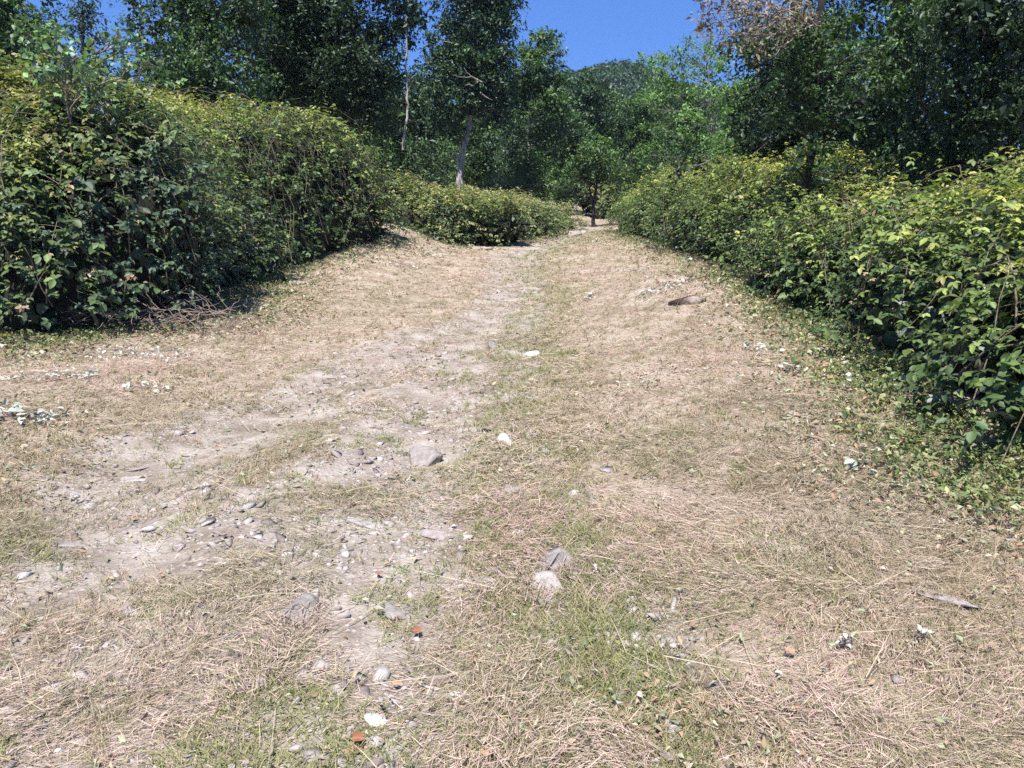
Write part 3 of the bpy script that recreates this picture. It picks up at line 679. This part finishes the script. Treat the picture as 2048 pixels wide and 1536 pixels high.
lob_bush('shaded_bush', 'shaded bush behind the right bramble mound, left of the dark trunk', 19, [(1470, 350, 30), (1430, 345, 26), (1510, 345, 30), (1400, 335, 24), (1550, 340, 30), (1360, 330, 22)], 304, PAL_DARK, lsize=.09, bright=.4, group=GB)
lob_bush('shaded_bush', 'shaded bush behind the nearest right brambles, under the ivy trees', 13.5, [(1760, 350, 40), (1700, 340, 36), (1820, 340, 40), (1880, 350, 40), (1940, 360, 40), (2010, 350, 44), (2070, 350, 44)], 305, PAL_DARK, lsize=.075, bright=.3, group=GB)

# ------------------------------------------------------------------ the wooded hill
def make_hill():
    cx_, cy_ = at(1195, 140, 230)[0], 230
    top = at(1200, 148, 230)[2]
    cu = [300, 900, 1050, 1130, 1180, 1225, 1258, 1278, 1305, 1400, 1550, 1800, 2600]
    cv = [330, 230, 175, 157, 147, 142, 150, 163, 174, 190, 235, 300, 370]
    def hz(x, y):
        u = 1024 + x / (230 * math.cos(PITCH)) * FPX * .97
        v = np.interp(u, cu, cv)
        return (390 - v) / FPX * 230 * .935 * np.exp(-np.clip(-(y - cy_) / 85, 0, 9) ** 2) * np.exp(-np.clip((y - cy_) / 200, 0, 9) ** 2) + 1.0 * fbm(x / 14, y / 14, 0, 5) - 1.2
    xs = np.linspace(cx_ - 260, cx_ + 260, 150); ys = np.linspace(75, 520, 120); X, Y = np.meshgrid(xs, ys); Z = hz(X, Y)
    nx = 150; i = (np.arange(119)[:, None] * nx + np.arange(149)[None]); F = np.stack([i, i + 1, i + 1 + nx, i + nx], -1).reshape(-1, 4)
    tag(mesh_obj('hill', np.stack([X, Y, Z], -1).reshape(-1, 3), F, M['hill'], smooth=True), kind='structure')
    rng = np.random.default_rng(77)
    n = 5200; x = cx_ + rng.uniform(-75, 95, n); y = rng.uniform(100, 250, n); z = hz(x, y)
    R = rng.uniform(.9, 1.9, n); B = Leaves(); k = 34
    d = unit(rng.normal(0, 1, (n, k, 3))); d[..., 2] = np.abs(d[..., 2]) * 1.0 - .15
    C = np.stack([x, y, z + R * .9], 1)
    P = C[:, None] + d * (R[:, None, None] * rng.uniform(.75, 1.1, (n, k, 1)))
    col = palette(PAL_BLUE, np.clip(.45 + rng.normal(0, .25, n), 0, 1)); col = np.repeat(col, k, 0) * rng.uniform(.8, 1.2, (n * k, 1))
    P = P.reshape(-1, 3); dd = d.reshape(-1, 3)
    B.add(P, rng.normal(0, 1, P.shape), dd + rng.normal(0, .5, P.shape) + [0, 0, .3], rng.uniform(.5, .95, len(P)), rng.uniform(.4, .75, len(P)), col)
    o = B.build('hill_woods', M['leaf']); tag(o, 'far wood that covers the round hill under the sky', 'wood', kind='stuff')
make_hill()

# ------------------------------------------------------------------ clearing mask
def outside(x, y):
    """signed distance-like: > 0 inside the thickets"""
    res = np.full(np.shape(x), -9.0)
    for ctrl, depth in FOOT:
        for a, b in zip(ctrl[:-1], ctrl[1:]):
            tx, ty = b[0] - a[0], b[1] - a[1]; ln = math.hypot(tx, ty)
            px, py = x - a[0], y - a[1]
            s = (px * tx + py * ty) / ln; d = (px * -ty + py * tx) / ln
            ok = (s > -.5) & (s < ln + .5) & (d > -1.2) & (d < depth + 1)
            res = np.where(ok, np.maximum(res, d), res)
    return res

def scatter(rng, n, ymin, ymax, power=1.0, wide=1.0):
    """ground points in the wedge the clearing fills, thinner with distance"""
    y = ymin * (ymax / ymin) ** (rng.uniform(0, 1, n) ** power)
    half = (.72 * y + .9) * wide
    x = rng.uniform(-1, 1, n) * half
    return x, y

def pts(x, y, dz=0): return np.stack([x, y, height(x, y) + dz], 1)

def blades(name, label, rng, x, y, L_, wd, tilt, col, mat='grass', curve=.3, dz=0.0, cat='grass', head=None):
    """curved grass blades, tilt 0 = upright, 1 = lying"""
    n = len(x); P = pts(x, y, dz)
    a = rng.uniform(0, 2 * math.pi, n) if head is None else head
    el = (1 - tilt) * math.pi / 2
    d = np.stack([np.cos(a) * np.cos(el), np.sin(a) * np.cos(el), np.sin(el)], 1)
    side = unit(np.stack([-np.sin(a), np.cos(a), rng.normal(0, .6, n)], 1))
    bend = np.stack([np.cos(a + rng.normal(0, .8, n)), np.sin(a + rng.normal(0, .8, n)), -rng.uniform(.1, .9, n)], 1)
    rows = []
    for t, w in ((0, 1.), (.5, .85), (1., .12)):
        c = P + d * (L_ * t)[:, None] + bend * (L_ * curve * t * t)[:, None]
        c[:, 2] = np.maximum(c[:, 2], P[:, 2] + .002 + .004 * t)
        rows += [c - side * (wd * .5 * w)[:, None], c + side * (wd * .5 * w)[:, None]]
    V = np.stack(rows, 1); i = np.arange(n)[:, None] * 6
    F = np.concatenate([i + [0, 1, 3, 2], i + [2, 3, 5, 4]])
    o = mesh_obj(name, V.reshape(-1, 3), F, M[mat], None, np.repeat(col, 6, 0)); return tag(o, label, cat, kind='stuff')

def make_grass():
    rng = np.random.default_rng(5)
    # lying straw
    x, y = scatter(rng, 680000, 1.6, 38, .95)
    out = outside(x, y); tr = track(x, y); pat = fbm(x / .5, y / .5, 0, 61, 3)
    keep = (out < .5) & (rng.uniform(0, 1, len(x)) < np.clip(.98 - .62 * tr + 1.1 * pat, .10, 1))
    x, y, pat = x[keep], y[keep], pat[keep]; n = len(x)
    sc = 1 + y / 7
    L_ = (.014 + .06 * rng.random(n) ** 1.8) * (1 + y / 12); wd = rng.uniform(.0010, .0024, n) * sc
    big = fbm(x / 1.7, y / 1.7, 0, 62, 3)
    t = np.clip(.5 + .8 * big + rng.normal(0, .22, n), 0, 1)
    col = palette([(.23, .185, .115), (.39, .31, .21), (.50, .39, .295), (.53, .385, .315), (.43, .28, .235)], t) * rng.uniform(.65, 1.3, (n, 1))
    gr = rng.uniform(0, 1, n) < np.clip(.26 + .5 * fbm(x / .8, y / .8, 0, 63, 2), .04, .7)
    col[gr] = palette([(.16, .165, .06), (.25, .25, .11), (.32, .30, .17)], rng.uniform(0, 1, int(gr.sum())))
    lift = rng.uniform(0, 1, n) * .055 * sstep(-.15, .5, pat)
    hd = 2 * math.pi * 1.3 * fbm(x / 1.3, y / 1.3, 0, 66, 2) + rng.normal(0, .55, n) + rng.integers(0, 2, n) * math.pi; rr_ = rng.random(n) < .35; hd[rr_] = rng.uniform(0, 6.28, int(rr_.sum()))
    blades('dry_grass', 'mown straw coloured grass lying over the clearing', rng, x, y, L_, wd, np.clip(rng.normal(.88, .14, n), .3, 1), col, dz=lift, head=hd, curve=.16)
    # rooted dry tufts
    tx, ty = scatter(rng, 26000, 1.6, 30, .95); tr = track(tx, ty); out = outside(tx, ty)
    keep = (out < .6) & (rng.uniform(0, 1, len(tx)) < np.clip(.75 - .65 * tr + 1.2 * fbm(tx / .45, ty / .45, 0, 64, 2), .03, 1)); tx, ty = tx[keep], ty[keep]
    k = 11; x = np.repeat(tx, k) + rng.normal(0, .012, len(tx) * k); y = np.repeat(ty, k) + rng.normal(0, .012, len(tx) * k); n = len(x); hh = np.repeat(rng.uniform(.5, 1.3, len(tx)), k)
    tt = np.repeat(rng.uniform(0, 1, len(tx)), k)
    col = palette([(.20, .20, .09), (.31, .27, .14), (.42, .33, .21), (.44, .28, .2)], np.clip(tt + rng.normal(0, .12, n), 0, 1)) * rng.uniform(.7, 1.25, (n, 1))
    blades('stubble', 'short dry tufts rooted between the lying straw', rng, x, y, hh * rng.uniform(.02, .07, n) * (1 + y / 25), rng.uniform(.0014, .0028, n) * (1 + y / 12), np.clip(rng.normal(.32, .2, n), 0, .85), col)
    # green grass: strip right of the track, patches on it, and a belt along the right brambles
    tx, ty = scatter(rng, 75000, 1.6, 30, .95)
    strip = np.exp(-((tx - (rut_main(ty) + .60 + .08 * np.sin(ty * 1.1))) / (.19 + .012 * ty)) ** 2) * sstep(1.5, 2.2, ty)
    pn = fbm(tx / .42, ty / .42, 0, 71, 3); tr = track(tx, ty); out = outside(tx, ty)
    right = sstep(-1.0, -.1, out) * (tx > 1.5) * (1 - sstep(8, 14, ty))
    pr = strip * (3.2 + 2.4 * pn) + .55 * sstep(.0, .45, pn) * (.35 + .65 * tr) + right * .5 + .03
    keep = (out < .4) & (rng.uniform(0, 1, len(tx)) < pr); tx, ty = tx[keep], ty[keep]
    k = 9; X = np.repeat(tx, k) + rng.normal(0, .022, len(tx) * k); Yy = np.repeat(ty, k) + rng.normal(0, .022, len(tx) * k); n = len(X)
    h0 = np.repeat(rng.uniform(0, 1, len(tx)), k)
    col = palette([(.12, .15, .045), (.19, .215, .07), (.28, .27, .11), (.35, .30, .15)], np.clip(h0 + rng.normal(0, .15, n), 0, 1)) * rng.uniform(.75, 1.2, (n, 1))
    blades('green_grass', 'green grass tufts on the track and along its right side', rng, X, Yy, rng.uniform(.02, .06, n) * (1 + Yy / 30), rng.uniform(.0018, .0038, n) * (1 + Yy / 12), np.clip(rng.normal(.45, .25, n), 0, .95), col, curve=.4)
    # long pale stalks lying about
    x, y = scatter(rng, 1500, 1.7, 20, 1.0); out = outside(x, y); keep = (out < .3) & (rng.uniform(0, 1, len(x)) < 1 - .6 * track(x, y)); x, y = x[keep], y[keep]; n = len(x)
    col = palette([(.45, .38, .22), (.56, .46, .33)], rng.uniform(0, 1, n))
    blades('dry_stalks', 'long pale dry stalks lying across the mown grass', rng, x, y, rng.uniform(.10, .36, n), rng.uniform(.0014, .0026, n) * (1 + y / 14), rng.uniform(.85, 1, n), col, dz=rng.uniform(.01, .04, n), curve=.15)
make_grass()

def make_litter():
    rng = np.random.default_rng(6)
    # small cut leaves everywhere, thickest beside the thickets
    x, y = scatter(rng, 150000, 1.6, 30, .95); out = outside(x, y)
    w = .05 + .9 * sstep(-1.9, .1, out) + .5 * sstep(-3.4, -.6, out) * (x < -1) + .25 * sstep(0, .5, fbm(x / .7, y / .7, 0, 81, 2))
    keep = (out < 1.0) & (rng.uniform(0, 1, len(x)) < w * (1 - .35 * track(x, y))); x, y, out = x[keep], y[keep], out[keep]; n = len(x)
    B = Leaves(); P = pts(x, y, 0) + np.stack([0 * x, 0 * x, rng.uniform(.005, .045, n)], 1)
    t = rng.uniform(0, 1, n)
    col = palette([(.20, .23, .12), (.30, .32, .20), (.33, .26, .15), (.28, .17, .10), (.44, .42, .33)], t)
    edge = sstep(-.7, .2, out); g = rng.uniform(0, 1, n) < edge * .65
    col[g] = palette([(.06, .11, .04), (.12, .17, .06), (.2, .22, .1)], rng.uniform(0, 1, int(g.sum())))
    l = rng.uniform(.012, .034, n) * (1 + y / 14) * (1 + .7 * sstep(-1.6, -.3, out) * (rng.uniform(0, 1, n) < .4))
    B.add(P, rng.normal(0, 1, (n, 3)) * [1, 1, .35], rng.normal(0, .55, (n, 3)) + [0, 0, .7], l, l * rng.uniform(.35, .65, n), col * rng.uniform(.7, 1.25, (n, 1)))
    tag(B.build('cut_leaves', M['litter'], rich=False, curl=.3, fold=.4), 'small wilted cut leaves strewn over the mown grass', 'leaves', kind='stuff')
    # low weeds with upright leaves along the foot of the thickets
    x, y = scatter(rng, 60000, 2.0, 28, .9); out = outside(x, y)
    keep = (out > -.75) & (out < .9) & (rng.uniform(0, 1, len(x)) < .35 + .65 * sstep(-.7, 0, out) + .4 * fbm(x / .5, y / .5, 0, 83)); x, y = x[keep], y[keep]; m = len(x)
    B = Leaves(); P0 = pts(x, y, .01); N0 = np.tile([0, 0, 1.], (m, 1))
    B.add(*sprays(rng, P0, N0, .12, 5, .03, PAL_OLIVE, bright=rng.uniform(.1, .8, m), droop=.3, up=.4, aspect=.6))
    tag(B.build('weeds', M['leaf']), 'low leafy weeds along the foot of the brambles', 'weeds', kind='stuff')
make_litter()

# ------------------------------------------------------------------ stones
def rock_mesh(rng, n=1, detail=2):
    import bmesh
    bm = bmesh.new(); bmesh.ops.create_icosphere(bm, subdivisions=detail, radius=1.0)
    V = np.array([v.co[:] for v in bm.verts]); F = np.array([[v.index for v in f.verts] for f in bm.faces]); bm.free()
    return V, F
ICO2 = rock_mesh(None, 1, 3); ICO1 = rock_mesh(None, 1, 1)

def chip(V, rng, planes=11):
    """cut the ball with random planes so it gets flat faces and edges"""
    V = V.copy()
    for _ in range(planes):
        d = unit(rng.normal(0, 1, 3)); o = rng.uniform(.28, .62); s = V @ d
        V = np.where((s > o)[:, None], V - d[None] * (s - o)[:, None], V)
    return V

def rock(label, u, v, wpx, hpx, tint, seed, flat=.45, rot=0.0, name='rock', cat='rock', raise_=.05, group='pale stones on the track'):
    rng = np.random.default_rng(seed); x, y = ground(u, v + hpx * .2)
    dist = math.hypot(x, y, EYE)
    a = wpx / 2 * y / FPX * 1.05
    # apparent height of a flat stone comes mostly from its depth
    sinv = EYE / dist
    b = max(a * .35, hpx / 2 * y / FPX / max(sinv, .25) * .8)
    c = min(a, b) * flat
    V = chip(ICO2[0], rng); V = V * [a * 1.85, b * 1.85, c * 1.7]
    q = .05 * fbm(V[:, 0] / a * 5, V[:, 1] / a * 5, V[:, 2] / a * 5, seed, 4); V = V * (1 + q[:, None])
    ca, sa = math.cos(rot), math.sin(rot); V = np.stack([V[:, 0] * ca - V[:, 1] * sa, V[:, 0] * sa + V[:, 1] * ca, V[:, 2]], 1)
    tx, ty = rng.normal(0, .08, 2); V[:, 2] += V[:, 0] * tx + V[:, 1] * ty
    V += [x, y, gz(x, y) + c * raise_]
    o = mesh_obj(name, V - [x, y, gz(x, y)], ICO2[1], M['stone'], None, np.tile(tint, (len(V), 1)))
    o.location = (x, y, gz(x, y)); tag(o, label, cat, group); return o
GREY = (.25, .22, .195); PALE = (.31, .275, .24); WHITE = (.55, .53, .50); TAN = (.30, .25, .205); PINK = (.31, .26, .235); DARK = (.25, .215, .19)
for k, (lab, u, v, w, h, c, fl, rt) in enumerate([
    ('large rounded grey stone half sunk in the middle of the track', 842, 922, 58, 30, DARK, .6, .2),
    ('brightest white stone on the lower part of the track', 748, 1443, 38, 28, WHITE, .7, .5),
    ('long slanted grey rock in the straw, upper of the two big rocks beside the track', 1100, 1125, 108, 48, GREY, .45, .45),
    ('squat cracked boulder right below the long slanted rock, upper block', 1104, 1172, 66, 36, PALE, .7, .1),
    ('grey block under the squat cracked boulder', 1096, 1200, 60, 30, GREY, .6, -.1),
    ('small pale stone just below the cracked boulder', 1103, 1228, 18, 18, PALE, .7, .3),
    ('broad flat slab bedded in the track with a straight lower edge', 742, 1040, 92, 34, PALE, .25, -.05),
    ('angular pinkish stone tilted beside the broad flat slab', 880, 1068, 34, 30, PINK, .6, .8),
    ('flat pale stone right of the green tufts below the tilted stone', 962, 1163, 60, 28, PALE, .35, .2),
    ('triangular grey stone at the left of the lower track', 600, 1218, 72, 44, GREY, .5, .3),
    ('small upright stone leaning on the triangular grey stone', 630, 1192, 22, 22, PALE, .8, .4),
    ('wide flat grey stone across the middle of the lower track', 815, 1218, 120, 34, GREY, .2, -.05),
    ('lone whitish block with a dark shadow on the left grass', 257, 1222, 40, 32, PALE, .85, .4),
    ('tan split stone right of the lone whitish block', 408, 1252, 40, 34, TAN, .5, .9),
    ('grey stone lying just above the tan split stone', 405, 1222, 38, 24, GREY, .5, .6),
    ('low grey stone at the edge of the straw right of the green strip', 1030, 981, 58, 22, GREY, .5, -.1),
    ('flat greenish grey slab beside the broken stones near the bottom edge', 948, 1400, 62, 34, GREY, .3, .7),
    ('brown wedge stone with a dark lower face near the bottom edge', 862, 1375, 30, 24, TAN, .8, .2),
    ('white splinter stone left of the flat greenish slab', 910, 1395, 34, 20, WHITE, .5, .1),
    ('tan plate stone at the bottom edge left of the brightest white stone', 692, 1465, 64, 44, TAN, .3, .4),
    ('tall pale stone standing at the bottom edge below the green tufts', 800, 1500, 44, 44, PALE, .4, 1.2),
    ('pale block above the brightest white stone, beside dark soil', 645, 1325, 42, 24, PALE, .6, .1),
    ('rounded grey stone in the dark soil patch', 606, 1343, 34, 28, GREY, .6, .3),
    ('fan of white shards among thin grass at the lower right of the track', 1030, 1395, 54, 28, WHITE, .3, .3),
    ('white stone lying alone far up the track beside the green strip', 1055, 708, 26, 9, WHITE, .5, 0),
    ('dark low stone far up the track, left of the white one', 985, 692, 34, 12, DARK, .5, .1),
    ('flat tan rock on top of the grassy mound at the right', 1378, 601, 44, 16, TAN, .6, -.3),
    ('rounded stone at the far end of the track, left of two', 1143, 469, 22, 10, GREY, .8, 0),
    ('pale stone at the far end of the track, right of two', 1158, 464, 16, 9, PALE, .8, 0),
    ('pale stone below the low middle thicket at the track', 975, 498, 16, 6, PALE, .6, 0),
    ('white stone sunk in grass beside the upper green strip', 1015, 884, 22, 16, WHITE, .7, .2),
    ('long pinkish slab at the right lower edge of the mown grass', 1890, 1193, 96, 34, PINK, .3, -.5),
    ('smooth tan stone cut by the bottom edge of the picture', 1715, 1526, 52, 22, TAN, .5, -.2),
    ('flat grey stone at the left edge of the track, bedded in dust', 130, 1086, 60, 16, GREY, .25, 0),
    ('pale flat stone in the dust at the upper left of the track', 270, 955, 60, 18, PALE, .2, .1),
    ('grey stone lying in the grass at the foot of the left brambles', 600, 566, 22, 10, GREY, .6, 0),
    ('grey flat stone far up in the middle of the track', 1060, 577, 40, 10, PALE, .35, 0),
    ('reddish brown stone at the bottom edge beside the tan plate', 705, 1506, 34, 18, (.36, .2, .13), .6, 0)]):
    rock(lab, u, v, w, h, c, 400 + k, fl, rt)

def make_gravel():
    rng = np.random.default_rng(8)
    def batch(n, ymin, ymax, smin, smax, base, flat, name, label, thr):
        x, y = scatter(rng, n, ymin, ymax, .95); tr = track(x, y)
        pn = fbm(x / .38, y / .38, 0, 91, 3)
        keep = (rng.uniform(0, 1, n) < np.clip(tr * 1.3, 0, 1) * np.clip(.5 + 1.3 * pn, .05, 1) + thr) & (outside(x, y) < 0); x, y = x[keep], y[keep]; m = len(x)
        V0 = ICO1[0]; k = len(V0)
        s = (smin * (smax / smin) ** (rng.uniform(0, 1, m) ** 1.7)) * (1 + y / 30)
        d = unit(rng.normal(0, 1, (m, 7, 3))); V = np.repeat(V0[None], m, 0)
        for q in range(6):
            dd = d[:, q][:, None]; o = rng.uniform(.12, .42, (m, 1)); ss = (V * dd).sum(-1); V = V - dd * np.maximum(ss - o, 0)[..., None]
        V = V * (1.3 * s[:, None, None] * np.stack([rng.uniform(.8, 1.5, m), rng.uniform(.6, 1.2, m), rng.uniform(*flat, m)], 1)[:, None])
        a = rng.uniform(0, 6.28, m); ca, sa = np.cos(a)[:, None], np.sin(a)[:, None]
        V = np.stack([V[..., 0] * ca - V[..., 1] * sa, V[..., 0] * sa + V[..., 1] * ca, V[..., 2]], -1)
        V[..., 2] += V[..., 0] * rng.normal(0, .2, (m, 1)) + V[..., 1] * rng.normal(0, .2, (m, 1))
        V += pts(x, y, .0)[:, None]
        F = (ICO1[1][None] + (np.arange(m) * k)[:, None, None]).reshape(-1, 3)
        col = palette(base, rng.uniform(0, 1, m)) * rng.uniform(.75, 1.2, (m, 1))
        tag(mesh_obj(name, V.reshape(-1, 3), F, M['gravel'], None, np.repeat(col, k, 0)), label, 'gravel', kind='stuff')
    cols = [(.18, .145, .125), (.27, .225, .20), (.31, .27, .24), (.345, .305, .275), (.40, .36, .33)]
    batch(95000, 1.6, 26, .003, .021, cols, (.4, .9), 'gravel', 'fine gravel and stone chips on the track', .01)
    batch(26000, 1.6, 24, .014, .048, cols, (.2, .5), 'rubble', 'loose stones and flat rubble bedded in the track', .004)
make_gravel()

# ------------------------------------------------------------------ single things on the ground
def sprig(label, u, v, wpx, n, seed, lsize=.05, col=((.30, .33, .25), (.50, .50, .43)), rot=0., group='cut sprigs with pale leaf undersides', h=.05):
    """a cut bramble sprig lying with its pale leaf undersides up"""
    rng = np.random.default_rng(seed); x, y = ground(u, v); Wd = wpx * y / FPX / 2
    z = gz(x, y); root = empty('cut_sprig', (x, y, z), label, 'cut branch', group)
    c, s = math.cos(rot), math.sin(rot)
    e = rng.uniform(-1, 1, (n, 2)) * [Wd, Wd * .45]; px = x + e[:, 0] * c - e[:, 1] * s; py = y + e[:, 0] * s + e[:, 1] * c
    P = pts(px, py, 0); P[:, 2] += rng.uniform(.02, h + .02, n)
    l = rng.uniform(.7, 1.25, n) * lsize; B = Leaves()
    B.add(P, rng.normal(0, 1, (n, 3)) * [1, 1, .35], rng.normal(0, .4, (n, 3)) + [0, -.3, .8], l, l * rng.uniform(.5, .8, n), lerp(col[0], col[1], rng.uniform(0, 1, n)))
    B.build('leaves', M['litter'], root, rich=True, curl=.25, fold=.35)
    a = np.array([x - Wd * c, y - Wd * s, 0]); b = np.array([x + Wd * 1.1 * c, y + Wd * 1.1 * s, 0]); a[2] = gz(a[0], a[1]) + .03; b[2] = gz(b[0], b[1]) + .03
    ps = [limb(a, b, .004, .002, rng, 8, .04, .05)] + [limb(ps0, P[j], .0022, .0015, rng, 5, .05) for j, ps0 in enumerate([(a + (b - a) * rng.random()) for _ in range(min(n, 8))])]
    V, F = tubes(ps, 4); mesh_obj('twig', V, F, M['drycane'], root, smooth=True)
for k, (lab, u, v, w, n, ls, rt) in enumerate([
    ('white leaved sprig at the upper left of the cut sprigs by the right brambles', 1506, 702, 50, 7, .07, .1),
    ('pair of white upturned leaves just right of the first white sprig', 1545, 708, 30, 4, .06, 0),
    ('short row of white leaves hanging down below the two white leaves', 1580, 745, 40, 9, .05, -.8),
    ('white leaved sprig touching the dark hollow of the right brambles', 1632, 705, 36, 7, .05, .1),
    ('pale leaves caught at the lip of the right brambles, beside the dark hollow', 1680, 726, 50, 10, .045, -.2),
    ('wilted yellowish pale branch at the foot of the nearest right brambles', 1750, 775, 110, 34, .05, -.2),
    ('diagonal row of five white leaves in the greener grass at the lower right', 1712, 944, 60, 9, .05, -.9),
    ('single rolled white leaf near the lower right brambles', 1876, 1064, 26, 2, .055, 0),
    ('small crumpled pale cluster right of the grass hump near the lower right', 1838, 1290, 30, 9, .022, .2),
    ('crumpled pale cluster in straw left of the other small cluster', 1690, 1306, 30, 9, .022, .1),
    ('large heap of wilted pale leaves at the left edge of the picture', 30, 840, 170, 100, .055, .1),
    ('line of wilted pale leaves just above the left edge heap', 90, 760, 190, 80, .045, .2),
    ('pale leaf string in the straw right of the left edge heap', 290, 783, 90, 12, .05, .1),
    ('pale leaves under the dry stem heap of the left brambles', 270, 715, 210, 80, .04, .1),
    ('dark wilted branch across the top of the grassy mound', 1330, 580, 110, 34, .055, .12),
    ('pale wilted cluster at the foot of the right bramble mound', 1270, 545, 60, 16, .06, 0),
    ('bright white flower like cluster low in the right bramble mound', 1378, 525, 26, 9, .08, 0),
    ('white cluster at the corner where both right bramble banks meet', 1480, 525, 20, 6, .07, 0),
    ('white cluster beside the dark hollow above the right cut sprigs', 1578, 630, 36, 12, .055, -.6),
    ('pale wilted cluster on the dry slope at the far left', 860, 512, 50, 14, .09, 0),
    ('pale cut leaves strewn below the far left slope', 820, 535, 90, 16, .07, -.3),
    ('pale wilted leaves at the far end where the track narrows', 1185, 484, 40, 12, .09, .1),
    ('small grey wilted sprig in the middle of the right straw', 1178, 600, 26, 9, .06, 1.0),
    ]):
    sprig(lab, u, v, w, n, 500 + k, ls, rot=rt)

def leaf_thing(label, u, v, size, col, seed, rot=0.):
    rng = np.random.default_rng(seed); x, y = ground(u, v); B = Leaves(); P = pts(np.array([x]), np.array([y]), .03)
    a = np.array([[math.cos(rot), math.sin(rot), .15]])
    for da in (-.5, 0, .5):
        B.add(P, np.array([[math.cos(rot + da), math.sin(rot + da), .2]]), np.array([[0, -.4, .8]]), size * .68, size * .36, np.array([col]))
    o = B.build('fallen_leaf', M['litter'], rich=True, curl=.2, fold=.4); tag(o, label, 'leaf', 'brown fallen leaves on the track')
    me = o.data; c = np.array([x, y, gz(x, y)]); n = len(me.vertices); co = np.empty(n * 3, np.float32); me.vertices.foreach_get('co', co)
    me.vertices.foreach_set('co', (co.reshape(-1, 3) - c).ravel().astype(np.float32)); o.location = c
RUST = (.24, .095, .045)
for k, (lab, u, v, s, c, r) in enumerate([
    ('orange fallen leaf at the upper left of the track', 267, 1052, .05, (.42, .23, .11), 1.6),
    ('rust brown leaf in the middle of the lower track', 826, 1278, .055, RUST, .1),
    ('rust brown leaf beside the white ring stone right of the track', 952, 1332, .05, RUST, 2.2),
    ('rust leaf at the bottom edge left of the tall pale stone', 705, 1500, .06, RUST, .4),
    ('tan curled leaf in the straw at the lower right', 1578, 1325, .05, (.4, .25, .16), 1.2),
    ('reddish leaf above the wide flat grey stone', 752, 1160, .045, (.28, .13, .08), .8),
    ('orange straw coloured leaf at the bottom centre', 965, 1530, .055, (.40, .25, .11), .9)]):
    leaf_thing(lab, u, v, s, c, 600 + k, r)

# heap of dry cut stems at the foot of the left bramble bank
def stem_heap():
    rng = np.random.default_rng(41); x, y = ground(330, 672); z = gz(x, y)
    root = empty('stem_heap', (x, y, z), 'heap of dry pinkish cut stems at the foot of the left brambles', 'cut stems'); ps = []
    for _ in range(190):
        u = rng.uniform(90, 470); cx_, cy_ = ground(u, 675 - rng.uniform(0, 25)); h0 = rng.uniform(.02, .28); L_ = rng.uniform(.12, .62); a = rng.choice([-.3, -.2, 2.9, 3.3]) + rng.normal(0, .55)
        p0 = np.array([cx_, cy_ + .1, gz(cx_, cy_) + h0]); d = np.array([math.cos(a) * L_, rng.normal(0, .12), math.sin(a) * L_ * .6])
        p1 = p0 + d; p1[2] = max(p1[2], gz(p1[0], p1[1]) + .01); ps.append(limb(p0, p1, rng.uniform(.003, .0065), .002, rng, 6, .09))
    V, F = tubes(ps, 4); o = mesh_obj('stems', V, F, M['drycane'], root, smooth=True)
stem_heap()

# ------------------------------------------------------------------ thin summer haze
def make_haze():
    m = bpy.data.materials.new('haze'); m.use_nodes = True; t = m.node_tree; t.nodes.clear()
    out = t.nodes.new('ShaderNodeOutputMaterial'); pv = t.nodes.new('ShaderNodeVolumePrincipled')
    pv.inputs['Color'].default_value = (.72, .84, 1, 1); pv.inputs['Density'].default_value = .00022; pv.inputs['Anisotropy'].default_value = .2
    t.links.new(pv.outputs[0], out.inputs['Volume'])
    x0, x1, y0, y1, z0, z1 = -950, 950, -70, 1600, -8, 48
    V = [(x, y, z) for z in (z0, z1) for y in (y0, y1) for x in (x0, x1)]
    F = [(0, 2, 3, 1), (4, 5, 7, 6), (0, 1, 5, 4), (2, 6, 7, 3), (0, 4, 6, 2), (1, 3, 7, 5)]
    tag(mesh_obj('haze', V, np.array(F), m), 'thin pale haze in the air over the wood', 'haze', kind='stuff')
make_haze()
